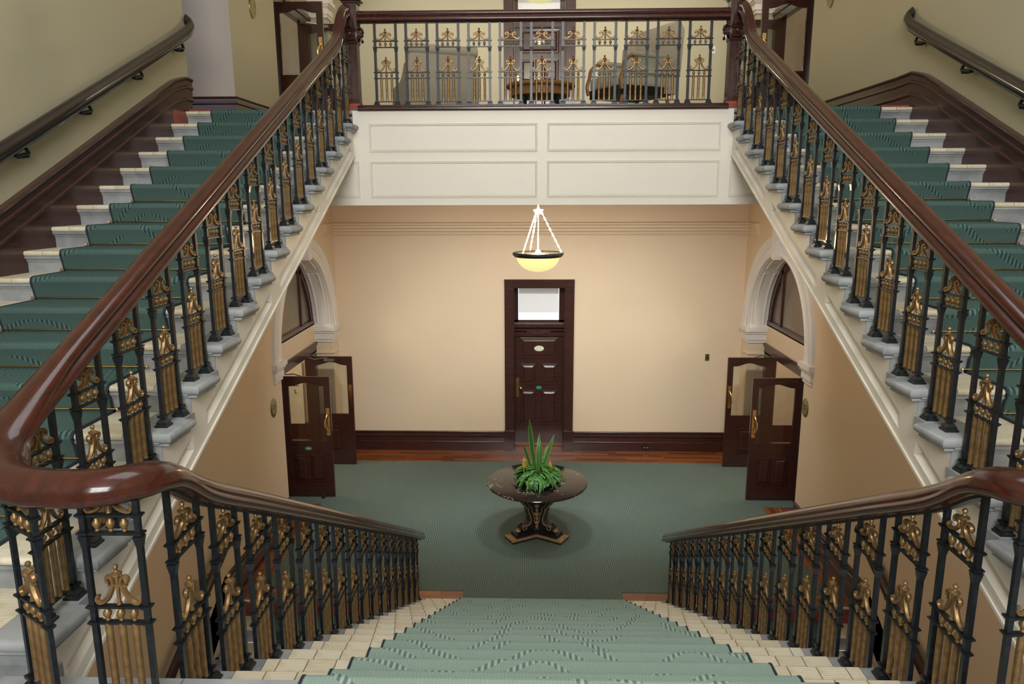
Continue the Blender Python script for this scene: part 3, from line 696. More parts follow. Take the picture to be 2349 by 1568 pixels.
# main lower flight
lowlev = [(YL0-GL*k, RL*(k+1), YL0-GL*(k+1)+.035-.01) for k in range(16)]
flight('broad central marble and cream tile flight with green runner leading down to the lobby', lowlev, 1, -1.42, 1.42,
       [(-1.45, -1.275, 'x'), (1.275, 1.45, 'X')], [(-1.275, -.905, 3, True), (.905, 1.275, 3, True)], GL)
toplow = [(YL0-GL*16, ZL, 1.2)]+lowlev[::-1]
runner('stair_runner', 'broad pale green runner down the middle of the central flight', -.893, .893, toplow, 1, M_CARP, r=.165)
for s in (-1, 1):   # closed string of the lower flight
    m = MB(); pts = [(7.2, -.01), (7.2, .1)]
    for k in range(16): pts += [(YL0-GL*k-.04, RL*(k+1)-.07), (YL0-GL*(k+1)-.04, RL*(k+1)-.07)]
    pts += [(2.1, 2.2), (7.1, -.3)]
    m.prism(pts, lambda p, a: (a, p[0], p[1]), s*1.40, s*1.36); st(m.build('trim_%d' % (2 if s < 0 else 3), M_CREAM, smooth=False), 'cream side string of the central flight, %s side' % ('left' if s < 0 else 'right'), 'string')
# landing
m = MB(); m.box(-1.78, 1.78, -3.2, 2.19, ZL-.3, ZL); m.box(-XWL, -1.78, -3.2, 2.27, ZL-.3, ZL); m.box(1.78, XW, -3.2, 2.27, ZL-.3, ZL)
st(m.build('landing_floor', M_MARB, smooth=False), 'grey marble half landing', 'floor')
# upper flights
uplev = [(YU0-GU*k, ZU-RU*k, YU0-GU*(k-1)+.04) for k in range(1, 17)]
for s, nm in ((-1, 'left'), (1, 'right')):
    xi = XO+s*1.743; xw = s*(WX(s)-.022); a, b = min(xi, xw), max(xi, xw)
    inner = XO+s*1.97; t1 = XO+s*2.20; t2 = XO+s*3.175
    f2 = lambda p, q: (min(p, q), max(p, q))
    body = f2(XO+s*1.804, xw)
    lv = [(YU0, ZU, YU0+.3)]+uplev
    t = flight('%s upper flight of grey marble steps rising to the gallery' % nm, lv, -1, body[0], body[1],
               [(*f2(xi, inner), 'x' if s > 0 else 'X')], [(*f2(inner, t1), 1, False), (*f2(t2, xw), 2, False)], GU, drop=.15)
    # cream string with recessed panels
    xf, xr = XO+s*1.80, XO+s*1.818
    ptch = lambda y: ZU-(YU0-y)*RU/GU
    pan = [(6.14, 7.13), (4.91, 5.95), (3.66, 4.73), (2.35, 3.49)]
    cuts = sorted(set([2.2, YF]+[p for q in pan for p in q]+[YU0-GU*k for k in range(1, 17)]+[YU0-GU*k+.03 for k in range(1, 17)]))
    cuts = [c for c in cuts if 2.2 <= c <= YF]
    m = MB()
    def ztop(y):
        k = math.ceil((YU0+.03-y)/GU-1e-6); return ZU-RU*k-.05
    for c0, c1 in zip(cuts, cuts[1:]):
        if c1-c0 < 1e-4: continue
        ym = (c0+c1)/2; zt = ztop(ym); inp = any(p <= ym <= q for p, q in pan)
        def quad(za0, za1, zb0, zb1, X=xf): m.face(m.add([(X, c0, za0), (X, c1, za1), (X, c1, zb1), (X, c0, zb0)]))
        lo = lambda y: ptch(y)-.405; h0 = lambda y: ptch(y)-.342; h1 = lambda y: ptch(y)-.262
        quad(lo(c0), lo(c1), h0(c0), h0(c1)); quad(h1(c0), h1(c1), zt, zt)
        if not inp: quad(h0(c0), h0(c1), h1(c0), h1(c1))
    for p, q in pan:
        O = [(p, ptch(p)-.342), (q, ptch(q)-.342), (q, ptch(q)-.262), (p, ptch(p)-.262)]
        I = [(p+.06, ptch(p+.06)-.318), (q-.03, ptch(q-.03)-.318), (q-.06, ptch(q-.06)-.286), (p+.03, ptch(p+.03)-.286)]
        a_ = m.add([(xf, *k) for k in O]); b_ = m.add([(xf+s*.022, *k) for k in I])
        for k in range(4): m.face((a_[k], a_[(k+1) % 4], b_[(k+1) % 4], b_[k]))
        m.face(b_)
    m.build('string', M_CREAM, t, False)
    m = MB(); pts = [(2.1, ptch(2.1)-.405), (7.4, ptch(7.4)-.405), (7.4, ptch(7.4)-.3), (2.1, ptch(2.1)-.3)]
    m.prism(pts, lambda p, q: (q, p[0], p[1]), xf+s*.024, xw); m.build('soffit', M_CREAM, t, False)
    m = MB(); m.sweep([(-.008, -.008), (.008, -.008), (.008, .008), (-.008, .008)], [(xf, 2.1, ptch(2.1)-.402), (xf, 7.19, ptch(7.19)-.402)]); m.build('string_bead', M_CREAM, t, False)
    rl = [(YU0, ZU, YU0+.13)]+uplev
    rods = [(YU0-GU*k+.011, ZU-RU*(k+1)+.024) for k in range(5, 16)]
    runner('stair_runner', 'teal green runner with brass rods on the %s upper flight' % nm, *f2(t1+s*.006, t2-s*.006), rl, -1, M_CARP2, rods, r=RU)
    # red timber edge of the gallery floor at the head of the flight
    m = MB(); m.box(*f2(t2, xw-s*.03), YU0+.02, YU0+.12, ZU-.004, ZU+.016); st(m.build('trim_%d' % (4 if s < 0 else 5), M_WOODRED, smooth=False), 'red timber strip at the head of the %s flight' % nm, 'threshold')
    # basement flight
    bl = [(7.39-.28*k, -.165*k, 7.39-.28*(k-1) if k else 7.42) for k in range(9)]
    flight('%s basement flight going down beside the central stairs' % nm, bl, -1, *f2(s*1.46, s*(WX(s)-.01)),
           [(*f2(s*1.46, s*1.6), '')], [(*f2(s*1.6, s*1.85), 2, False), (*f2(s*3.05, s*3.42), 2, False)], .28, drop=.18)
    br = [(y-0, z, yr) for y, z, yr in bl]
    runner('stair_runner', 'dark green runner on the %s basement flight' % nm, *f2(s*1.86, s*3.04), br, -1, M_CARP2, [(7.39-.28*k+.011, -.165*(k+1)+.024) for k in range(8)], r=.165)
    st(MB().box(*f2(s*1.44, s*WX(s)), 2.0, 5.2, -1.7, -1.5).build('basement_floor', M_MARB, smooth=False), 'dark basement floor below the %s side stairs' % nm, 'floor')
    st(MB().box(*f2(s*1.42, s*1.46), 2.1, 7.36, -1.7, -.02).build('wall_%s_basement' % nm, M_LOB, smooth=False), 'well wall beside the %s basement stairs' % nm, 'wall')

# ------------------------------------------------------------------ balustrades
RP = [(-.032, 0), (-.056, .003), (-.066, .014), (-.067, .034), (-.060, .046), (-.048, .052), (-.043, .058), (-.047, .065), (-.054, .076), (-.054, .090), (-.046, .104), (-.028, .114), (0, .118)]
RAILP = RP+[(-x, z) for x, z in RP[-2::-1]]
RF = [(-.034, 0), (-.062, .003), (-.072, .014), (-.075, .026), (-.075, .034), (-.074, .038), (-.073, .042), (-.072, .048), (-.069, .058), (-.060, .072), (-.044, .086), (-.024, .094), (0, .097)]
RAILF = RF+[(-x, z) for x, z in RF[-2::-1]]
def rail_profile(p):
    f = max(0, min(1, (2.62-p.y)/.28)); f = max(f, .72 if abs(p.x) < 1.45 else 0); e = max(0, min(1, (p.y-6.75)/.4))
    g = max(0, min(1, (abs(p.x)-1.45)/.3))*(1-f)
    return [((a[0]*(1-f)+b[0]*f)*(1-.18*e)*(1-.17*g), (a[1]*(1-f)+b[1]*f)*(1-.04*g)) for a, b in zip(RAILP, RAILF)]
def iron_panel(zA, zB, bars, hx=.098, w2=.0100):
    """frame in local x (-.1..+.1)"""
    m = MB(); xs = (-hx, hx)
    for x, zt in zip(xs, (zA, zB)):
        m.box(x-w2, x+w2, -w2*.9, w2*.9, 0, zt)
        m.rings([[(x+a*q, b*q, z) for a, b in ((-1, -1), (1, -1), (1, 1), (-1, 1))] for q, z in ((.030, 0), (.030, .010), (.024, .014), (.024, .022), (.016, .034), (.013, .038))])
        m.box(x-.019, x+.019, -.018, .018, bars[0]-.007, bars[0]+.004)
        for zz in bars[1:]:
            m.box(x-w2-.004, x+w2+.004, -w2-.003, w2+.003, zz-.006, zz+.006); m.box(x-w2-.008, x+w2+.008, -w2-.007, w2+.007, zz-.001, zz+.005)
        m.rings([[(x+a*q, b*q, z) for a, b in ((-1, -1), (1, -1), (1, 1), (-1, 1))] for q, z in ((w2, bars[3]-.045), (w2+.006, bars[3]-.008))])
    for zz in bars: m.box(-hx, hx, -.010, .010, zz-.004, zz+.004)
    return m.mesh('baluster_panel', M_IRON, True, 30)
def curl(cx, cz, r, a0, a1, n, sx=1):
    return [(sx*(cx+r*(1-.55*k/n)*cos(radians(a0+(a1-a0)*k/n))), 0, cz+r*(1-.55*k/n)*sin(radians(a0+(a1-a0)*k/n))) for k in range(n+1)]
def scroll_mesh(z0, tall):
    m = MB(); h = .115 if tall else .09
    rr = lambda t: .0082-.003*abs(t-.5)
    for s in (-1, 1):
        if tall:
            pts = curl(.066, .022, .013, 230, -60, 6, s)[::-1]
            pts = [(s*.070, 0, .030), (s*.079, 0, .028), (s*.081, 0, .016), (s*.070, 0, .007), (s*.052, 0, .012), (s*.034, 0, .028), (s*.021, 0, .052), (s*.014, 0, .076), (s*.018, 0, .092), (s*.030, 0, .097), (s*.039, 0, .089), (s*.036, 0, .079), (s*.029, 0, .080)]
        else:
            pts = [(s*.074, 0, .022), (s*.082, 0, .016), (s*.076, 0, .007), (s*.058, 0, .008), (s*.034, 0, .018), (s*.018, 0, .036), (s*.017, 0, .052), (s*.028, 0, .063), (s*.043, 0, .061), (s*.050, 0, .050), (s*.044, 0, .042)]
        m.tube(smooth_path([(x, y, z+z0) for x, y, z in pts], 2), rr, 6, 1.3)
    top = .108 if tall else .076
    m.lathe([(.010, 0), (.006, .012), (.007, top-.03), (.010, top-.014), (.018, top-.010), (.018, top-.004), (.007, top+.002), (.005, top+.008), (.010, top+.016), (.007, top+.024), (.001, top+.027)], (0, 0, z0+.004), 8)
    m.box(-.034 if tall else -.045, .034 if tall else .045, -.006, .006, z0+(.064 if tall else .044), z0+(.071 if tall else .051))
    return m.mesh('gilt_scroll', M_GILT, True, 40)
def reed_mesh(z0, z1):
    m = MB(); m.lathe([(.0115, z0), (.011, (z0+z1)/2), (.0115, z1)], (0, 0, 0), 8); return m.mesh('gilt_reed', M_GILT, True, 50)
def urn_mesh(h):
    m = MB(); m.lathe([(.006, 0), (.008, h*.12), (.006, h*.2), (.013, h*.5), (.0135, h*.68), (.008, h*.85), (.006, h)], (0, 0, 0), 8); return m.mesh('gilt_urn', M_GILT, True, 50)
def smooth_path(pts, n=6):
    """Catmull-Rom through points"""
    P = [Vector(p) for p in pts]; P = [2*P[0]-P[1]]+P+[2*P[-1]-P[-2]]; out = []
    for i in range(1, len(P)-2):
        for k in range(n):
            t = k/n; a, b, c, d = P[i-1:i+3]
            out.append(.5*((2*b)+(-a+c)*t+(2*a-5*b+4*c-d)*t*t+(-a+3*b-3*c+d)*t**3))
    out.append(P[-2]); return out
BARS = (.055, .295, .35, .60, .66)
def kit(zA, zB, bars, hx=.098, w2=.0100):
    return dict(hx=hx, frame=iron_panel(zA, zB, bars, hx, w2), lo=scroll_mesh(bars[2]+.005, True), hi=scroll_mesh(bars[4]+.005, False), reed=reed_mesh(bars[0], bars[1]), urn=urn_mesh(bars[2]-bars[1]-.01), bars=bars)
K_LOW = kit(.855, .735, BARS); K_UP = kit(.715, .79, tuple(b*.935 for b in BARS), .086)
K_LAND = kit(.70, .70, tuple(b*.985 for b in BARS), .085, .0085); K_BAL = kit(.80, .80, (.040, .251, .303, .529, .584), .099, .0115)
def put_panel(K, parent, loc, rz, hi=True):
    p = link('baluster_panel', K['frame'], parent, Vector(loc)-parent.location, rz); b = K['bars']
    q = K['hx']/.098; link('gilt_scroll', K['lo'], p).scale = (q, 1, 1)
    if hi: link('gilt_scroll', K['hi'], p).scale = (q, 1, 1)
    for x in (-.049*q, 0, .049*q):
        link('gilt_reed', K['reed'], p, (x, 0, 0))
        link('gilt_urn', K['urn'], p, (x, 0, b[1]+.005)); link('gilt_urn', K['urn'], p, (x, 0, b[3]+.005))
    return p
lowp = lambda y: RL*(1+(YL0-y)/GL)
upp = lambda y: ZU-(YU0-y)*RU/GU
for s, nm in ((-1, 'left'), (1, 'right')):
    t = thing('stair_balustrade', '%s continuous balustrade of black and gilt iron panels under a polished red handrail' % nm, 'balustrade', (s*1.34, 2.1, ZL))
    xl, xu = s*1.34, XO+s*1.835
    pts = [(xl, y, lowp(y)+.685) for y in (7.36, 6.5, 5.5, 4.5, 3.5, 2.9, 2.5)]+[(xl, 2.30, 3.475), (xl, 2.19, 3.525), (s*1.358, 2.10, 3.545), (s*1.42, 2.045, 3.55), (s*1.52, 2.035, 3.55), (s*1.64, 2.045, 3.552), (s*1.755, 2.09, 3.56), (s*1.82, 2.18, 3.575), (xu, 2.30, upp(2.30)+.655)]
    pts += [(xu, y, upp(y)+.650) for y in (2.6, 3.2, 4, 5, 6, 6.5)]+[(xu, 6.72, upp(6.72)+.655), (xu, 6.88, upp(6.88)+.685), (xu+(-s)*.0, 7.02, 5.95), (xu-s*.005, 7.12, 6.04), (xu-s*.01, 7.20, 6.075)]
    m = MB(); m.sweep(rail_profile, smooth_path(pts, 6)); hr = m.build('handrail', M_RAIL, t, ang=50)
    iron = MB(); iron.sweep([(-.016, -.008), (.016, -.008), (.016, .002), (-.016, .002)], smooth_path(pts[:-3], 3)); iron.build('core_rail', M_IRON, t)
    for k in range(16):
        yf = YL0-GL*k; put_panel(K_LOW, t, (xl, yf-.175, RL*(k+1)), pi/2)
    for k in range(1, 17):
        yf = YU0-GU*k; put_panel(K_UP, t, (xu, yf+.212, ZU-RU*k), pi/2)
    put_panel(K_LAND, t, (s*1.408, 2.045, ZL+.012), 0)
    put_panel(K_LAND, t, (s*1.693, 2.058, ZL+.012), s*radians(32))
    link('landing_curb', MB().box(-.32, .30, -.06, .10, 0, .014).mesh('landing_curb', M_MARB, False), t, Vector((s*1.60, 2.07, ZL))-t.location)
# balcony
t = thing('balcony_balustrade', 'gallery balustrade of black and gilt iron panels above the cream fascia', 'balustrade', (XO, YF+.06, ZU))
m = MB(); m.sweep([(x*1.0, z*.88) for x, z in RAILP], [(XO-1.72, YF+.07, 6.035), (XO+1.72, YF+.07, 6.035)]); m.build('handrail', M_RAIL, t, ang=50)
m = MB(); m.sweep([(-.05, 0), (.075, 0), (.085, .012), (.085, .024), (.07, .034), (.062, .052), (-.05, .052)], [(XO-1.74, YF+.05, 5.238), (XO+1.74, YF+.05, 5.238)]); m.build('base_rail', M_MAHO, t, ang=30)
for k in range(11):
    x = -1.51+.2945*k; put_panel(K_BAL, t, (x, YF+.07, ZU+.036), 0)
# newel posts
for s, nm in ((-1, 'left'), (1, 'right')):
    x = XO+s*1.79; y = YF+.09
    t = thing('newel_post', 'dark carved timber newel post at the %s end of the balcony' % nm, 'newel post', (x, y, ZU-.05))
    def sq(m, h, z0, z1): m.box(x-h, x+h, y-h, y+h, z0, z1)
    m = MB(); m.rings([[(x+a*q, y+b*q, z) for a, b in ((-1, -1), (1, -1), (1, 1), (-1, 1))] for q, z in ((.060, ZU+.06), (.055, ZU+.1), (.053, 5.84), (.062, 5.86), (.062, 6.24))]); m.build('shaft', M_MAHO, t, False)
    m = MB(); sq(m, .066, ZU, ZU+.05); m.rings([[(x+a*q, y+b*q, z) for a, b in ((-1, -1), (1, -1), (1, 1), (-1, 1))] for q, z in ((.07, ZU-.0), (.07, ZU+.02), (.058, ZU+.06))]); m.build('base_block', M_WOODRED, t, False)
    m = MB(); m.rslab(x-.085, x+.085, y-.085, y+.085, ZU-.05, ZU); m.rslab(x-.07, x+.07, y-.07, y+.07, ZU-.12, ZU-.05); m.build('marble_foot', M_MARB, t)
    m = MB()
    for a in range(4):
        ca, sa = cos(a*pi/2), sin(a*pi/2)
        st0 = len(m.v)
        m.rslab(-.052, .052, -.09, -.05, 5.875, 5.99); m.ball((0, -.088, 5.93), .022, 10, 6); m.tube([(-.035, -.09, 5.99), (-.045, -.095, 5.97), (-.03, -.1, 5.955), (0, -.092, 5.965), (.03, -.1, 5.955), (.045, -.095, 5.97), (.035, -.09, 5.99)], .009); m.tube([(-.04, -.085, 5.87), (-.045, -.09, 5.89), (0, -.095, 5.88), (.045, -.09, 5.89), (.04, -.085, 5.87)], .011)
        m.tube([(-.03, -.06, 6.0), (-.02, -.075, 6.06), (0, -.075, 6.11)], .009); m.tube([(.03, -.06, 6.0), (.02, -.075, 6.06), (0, -.075, 6.11)], .009)
        m.xf(lambda v: Vector((x+v.x*ca-v.y*sa, y+v.x*sa+v.y*ca, v.z)), st0)
    m.build('carved_block', M_MAHO, t)
    m = MB(); m.rslab(x-.075, x+.075, y-.075, y+.075, 6.20, 6.225); m.rslab(x-.095, x+.095, y-.095, y+.095, 6.225, 6.25); m.lathe([(.03, 0), (.025, .03), (.05, .07), (.055, .10), (.03, .14), (.001, .16)], (x, y, 6.25), 14); m.build('cap', M_MAHO, t)

# wall handrails of the upper flights
WP = [(-.034*1.25*cos(2*pi*k/16), .045*1.25*sin(2*pi*k/16)+(.012 if k in (3, 4, 5) else 0)) for k in range(16)]
for s, nm in ((-1, 'left'), (1, 'right')):
    t = thing('wall_handrail', 'dark polished handrail bracketed to the %s wall above the upper flight' % nm, 'handrail', (s*3.38, 7.3, 5.9))
    x = s*(WX(s)-.085)
    g = lambda y: upp(y)+.685
    pts = [(x, 2.2, g(2.2)), (x, 3, g(3)), (x, 4, g(4)), (x, 5, g(5)), (x, 6, g(6)), (x, 6.8, g(6.8)), (x, 7.18, g(7.18)+.005), (x, 7.33, g(7.33)+.015), (x+s*.02, 7.42, 6.06), (x+s*.055, 7.44, 6.10)]
    m = MB(); m.sweep(WP, smooth_path(pts, 5)); m.build('handrail', M_RAILD, t, ang=60)
    for y in (3.2, 4.0, 4.80, 5.56, 6.36, 7.17):
        z = g(y)-.05; m = MB()
        m.tube([(x, y, z), (x, y+.03, z-.035), (x+s*.02, y+.05, z-.055), (x+s*.05, y+.02, z-.06), (s*WX(s), y, z-.05)], .012, 8); m.tube([(x, y+.03, z-.04), (x, y-.03, z-.05), (x, y-.07, z-.06)], .010, 6); m.ball((x, y-.075, z-.066), .014)
        m.build('bracket', M_IRON, t)
    # basement stair handrail on the lobby wall
    t = thing('basement_handrail', 'dark timber handrail with a curled end on the %s wall beside the basement stairs' % nm, 'handrail', (s*3.38, 7.4, .9))
    x = s*3.39; pts = [(x, 7.44, .90), (x, 7.40, .955), (x, 7.32, .95), (x, 7.26, .88), (x, 7.1, .77), (x, 6.4, .46), (x, 5, -.20), (x, 4.2, -.56)]
    m = MB(); m.sweep([(a, b) for a, b in WP], smooth_path(pts[2:], 4)); m.tube(smooth_path(pts[:4], 4), .035, 8); m.build('handrail', M_MAHO, t, ang=60)
    for y in (6.9, 5.6):
        m = MB(); z = .77-(7.1-y)*.455-.04; m.tube([(x, y, z), (x, y, z-.04), (s*WX(s), y, z-.05)], .011, 6); m.build('bracket', M_IRON, t)

# ------------------------------------------------------------------ pendant lamps
def pendant(name, lab, x, y, zr, R, zh, ztop, mt):
    t = thing(name, lab, 'pendant lamp', (x, y, zr))
    m = MB(); pr = [(R*.985*sin(a)*.87, -R*.74*cos(a)*.86) for a in [pi/2*k/9 for k in range(10)]]; pr[0] = (.002, pr[0][1])
    m.lathe([(r_, z) for r_, z in pr]+[(r_-.008, z+.006) for r_, z in pr[::-1][:-1]]+[(.001, pr[0][1]+.008)], (x, y, zr-.02), 40); m.build('bowl', mt, t, ang=60)
    m = MB(); R_ = []
    for k in range(49):
        a = 2*pi*k/48; R_.append([(x+(R+q)*cos(a), y+(R+q)*sin(a), zr+z) for q, z in ((-.05, -.028), (-.02, -.034), (-.012, -.018), (.0, -.014), (.004, .008), (0, .02), (-.02, .024), (-.05, .01))])
    m.rings(R_, cap=False); m.build('rim', M_IRON, t)
    m = MB(); m.lathe([(.02, -.03), (.035, -.02), (.05, .0), (.065, .02), (.065, .03), (.02, .035), (.012, .06)], (x, y, zh), 16); m.build('hub', M_PLAS, t)
    m = MB(); m.tube([(x, y, zh), (x, y, ztop)], .009, 8); m.tube([(x, y, zr-.02), (x, y, zh)], .007, 8); m.build('stem', M_PLAS, t)
    for k in range(3):
        a = radians(90+120*k+20); p0 = Vector((x+.04*cos(a), y+.04*sin(a), zh)); p1 = Vector((x+(R-.02)*cos(a), y+(R-.02)*sin(a), zr+.02)); m = MB(); n = 15
        for j in range(n):
            c = p0.lerp(p1, (j+.5)/n); d = (p1-p0).normalized(); u = d.cross(Vector((0, 0, 1))).normalized() if j % 2 else d.cross(d.cross(Vector((0, 0, 1)))).normalized()
            L_ = (p1-p0).length/n*.62
            m.tube([c+d*(L_*cos(q))+u*(.010*sin(q)) for q in [2*pi*i/8 for i in range(9)]], .0032, 4, caps=False)
        m.build('chain', M_PLAS, t)
    m = MB(); m.ball((x, y, zr+.02), .035, 10, 8); m.build('bulb', mat_emit('lamp_bulb', (1, .9, .7), 30), t)
    return t
pendant('pendant_lamp', 'hanging alabaster bowl lamp on chains in the lobby', -.05, 9.3, 3.72, .32, 4.245, 4.72, M_BOWL)
point('pendant_light', (-.05, 9.3, 3.88), 42, (1, .74, .44), .08)
pendant('gallery_pendant', 'hanging yellow bowl lamp above the gallery', -.04, 9.6, 6.98, .32, 7.5, 9.4, M_BOWL2)
point('gallery_light', (-.04, 9.6, 7.14), 110, (1, .84, .56), .08)
# fill spots added to brighten the gallery and lobby back walls, out of frame
for x in (-2.0, .2, 2.2):
    l = bpy.data.lights.new('gallery_fill_spot', 'SPOT'); l.energy = 340; l.color = (1, .95, .84); l.spot_size = radians(80); l.spot_blend = 1; l.shadow_soft_size = .2
    o = bpy.data.objects.new('gallery_fill_spot', l); COL.objects.link(o); o.location = (x, 11.2, 9.3)
    o.rotation_euler = (Vector((x, 14, 6.2))-Vector((x, 11.2, 9.3))).to_track_quat('-Z', 'Y').to_euler()
for x, nm_ in ((-1.9, 'left'), (.15, 'middle'), (2.2, 'right')):
    l = bpy.data.lights.new('lobby_fill_spot', 'SPOT'); l.energy = 350; l.color = (.86, .94, 1); l.spot_size = radians(112); l.spot_blend = 1; l.shadow_soft_size = .2
    o = bpy.data.objects.new('lobby_fill_spot', l); COL.objects.link(o); o.location = (x*.8, 8.7, 4.66)
    o.rotation_euler = (Vector((x*.9, 12.4, .4))-Vector((x*.8, 8.7, 4.66))).to_track_quat('-Z', 'Y').to_euler()
    d = thing('added_fill_fitting', 'round added unseen downlight in the lobby ceiling, %s of three' % nm_, 'fill_light', (x*.8, 8.7, 4.715))  # unseen ring and glowing lens added around each fill spot
    m = MB(); m.lathe([(.10, 0), (.11, -.008), (.085, -.01), (.08, 0)], (x*.8, 8.7, 4.715), 24); m.build('trim_ring', M_WHITE, d); m = MB(); m.lathe([(.001, 0), (.08, 0), (.08, -.002), (.001, -.002)], (x*.8, 8.7, 4.715), 20); m.build('lens', mat_emit('added_fill_lens', (1, .93, .84), 6), d)

# ------------------------------------------------------------------ round table
TX, TY = -.055, 9.10
tb = thing('pedestal_table', 'round black marble topped table on a black and gold scrolled pedestal', 'table', (TX, TY, 0))
m = MB(); m.lathe([(.001, .728), (.64, .728), (.655, .734), (.66, .744), (.655, .755), (.645, .76), (.001, .76)], (TX, TY, 0), 72); m.build('table_top', M_BMARB, tb, ang=30)
def tri(rr, notch, z, wd):  # three lobed outline
    P = []
    for k in range(3):
        a = radians(90+120*k); ca, sa = cos(a), sin(a)
        P += [(TX+rr*ca+wd*sa, TY+rr*sa-wd*ca, z), (TX+rr*ca-wd*sa, TY+rr*sa+wd*ca, z)]
        b = a+radians(60); P.append((TX+notch*cos(b), TY+notch*sin(b), z))
    return P
m = MB(); m.rings([tri(.42, .13, 0, .115), tri(.42, .13, .03, .115)]); m.rings([tri(.35, .10, .055, .085), tri(.34, .10, .10, .08), tri(.30, .08, .115, .06)]); m.build('plinth', M_BLK, tb, False)
m = MB(); m.rings([tri(.425, .133, .03, .118), tri(.425, .133, .042, .118), tri(.37, .11, .056, .092)]); m.build('plinth_gilding', M_GOLDC, tb, False)
spro = [(.25, .115), (.27, .16), (.22, .20), (.165, .19), (.13, .23), (.135, .30), (.165, .38), (.165, .42), (.20, .45), (.245, .52), (.265, .60), (.26, .68), (.24, .728)]
inner = [(.05, .728), (.05, .115)]
for k in range(3):
    a = radians(90+120*k); ca, sa = cos(a), sin(a)
    fn = lambda p, q: (TX+p[0]*ca-q*sa, TY+p[0]*sa+q*ca, p[1])
    m = MB(); m.prism(spro+inner, fn, -.05, .05); m.build('leg', M_BLK, tb, False)
    m = MB()
    sp_ = smooth_path([(p[0]-.012, 0, p[1]) for p in spro[2:]], 3)
    for q in (-.052, .052):
        m.tube([fn((v.x, v.z), q) for v in sp_], .008, 6)
        m.tube([fn((v.x-.05, v.z), q) for v in sp_[6:-2]], .006, 6)
        m.tube([fn((.215+r_*cos(b), .165+r_*sin(b)), q) for r_, b in [(.045*(1-.07*i), .9*i+.6) for i in range(10)]], .007, 6)
    m.ball(fn((.285, .125), 0), .042, 10, 6, .7); m.build('leg_gilding', M_GOLDC, tb)
for k in range(3):   # acanthus drops on the concave faces
    a = radians(270+120*k); ca, sa = cos(a), sin(a); m = MB()
    m.prism([(-.05, .115), (.05, .115), (.075, .40), (.10, .728), (-.10, .728), (-.075, .40)], lambda p, q: (TX-p[0]*sa+q*ca, TY+p[0]*ca+q*sa, p[1]), .02, .075)
    fc = m.build('pedestal_core', M_BLK, tb, False); m = MB()
    for i in range(9):
        z = .14+i*.058; wv = .022+.016*(i % 2)+(.05*(i-5)/4 if i > 5 else 0)
        for s_ in (-1, 1):
            P = [(0, z-.01), (s_*wv*.6, z+.0), (s_*wv, z+.04), (s_*wv*.4, z+.03), (0, z+.05)]
            m.prism(P if s_ > 0 else P[::-1], lambda p, q: (TX-p[0]*sa+q*ca, TY+p[0]*ca+q*sa, p[1]), .07, .092)
    m.build('acanthus', M_GOLDC, tb, False)

# planter
pl = thing('planter_bowl', 'black bowl of snake plant, glossy foliage and orange bromeliads on the round table', 'plant', (TX+.005, TY-.02, .76))
m = MB(); m.lathe([(.001, .004), (.13, 0), (.14, .008), (.20, .05), (.25, .10), (.262, .115), (.25, .12), (.23, .10), (.001, .095)], tuple(pl.location), 40); m.build('bowl', M_BLK, pl)
m = MB(); m.lathe([(.001, .02), (.17, .02), (.15, .055), (.001, .07)], tuple(pl.location+Vector((0, 0, .08))), 20); m.build('soil', M_SOIL, pl)
def blade(L_, w_, bend, mt, taper=.75, fold=.25, base=.6):
    m = MB(); n = 7; I = []
    for k in range(n+1):
        t = k/n; wd = w_*(base+(1-base)*min(1, t*3))*(1-max(0, (t-taper)/(1-taper))**1.6) if t < 1 else .001
        ang = bend*t; z = L_*t*cos(ang*.6); x = L_*t*sin(ang*.6)
        I.append(m.add([(x-fold*wd*.0, -wd, z+0), (x-fold*wd, 0, z), (x, wd, z)]))
    for k in range(n):
        a, b = I[k], I[k+1]
        for j in range(2):
            m.face((a[j], a[j+1], b[j+1], b[j]), [(j/2, k/n), ((j+1)/2, k/n), ((j+1)/2, (k+1)/n), (j/2, (k+1)/n)])
    return m.mesh('leaf', mt, True, 80)
def put_leaf(me, parent, loc, az, tilt, roll=0, sc=1):
    o = link('leaf', me, parent); o.location = loc
    o.rotation_euler = (Matrix.Rotation(az, 3, 'Z') @ Matrix.Rotation(tilt, 3, 'Y') @ Matrix.Rotation(roll, 3, 'Z')).to_euler(); o.scale = (sc,)*3; return o
LX = 1
SB = [blade(.62, .025, .15, M_SANS), blade(.52, .022, .3, M_SANS), blade(.40, .020, .2, M_SANS)]
for (x, y, az, tl, ro, b, sc) in ((-.03, 0, pi, .13, .3+pi/2, 0, 1.22), (.0, -.02, 0, .03, pi/2, 1, .92), (.05, 0, 0, .30, pi/2-.2, 0, .88), (-.06, -.03, pi, .28, pi/2, 1, .86), (.03, -.04, 0, .07, pi/2+.3, 2, 1.1),
                                (.07, 0, 0, .16, pi/2-.3, 2, .95), (-.02, -.05, pi, .10, pi/2-.2, 2, 1), (.0, .03, 0, .05, pi/2, 0, .85), (.05, .03, 0, .22, pi/2, 1, .7), (-.08, .0, pi, .2, pi/2, 2, .9)):
    put_leaf(SB[b], pl, (x, y, .12), az, tl, ro, sc)
LB = [blade(.17, .026, 1.6, M_LEAFD, .4, .4), blade(.24, .016, 1.7, M_LEAFB, .5, .5), blade(.11, .036, 1.2, M_LEAFB, .35, .3), blade(.13, .03, 1.5, M_LEAFD, .4, .3)]
for k in range(270):
    a = random.uniform(0, 2*pi); r_ = .25*sqrt(random.random()); z = .10+.10*(1-(r_/.24)**2)*random.uniform(.5, 1.4)
    put_leaf(LB[k % 4], pl, (r_*cos(a), r_*sin(a), z), a+random.uniform(-.5, .5), .35+1.1*(r_/.24)*random.uniform(.7, 1.15), random.uniform(-.4, .4), random.uniform(.55, 1.05))
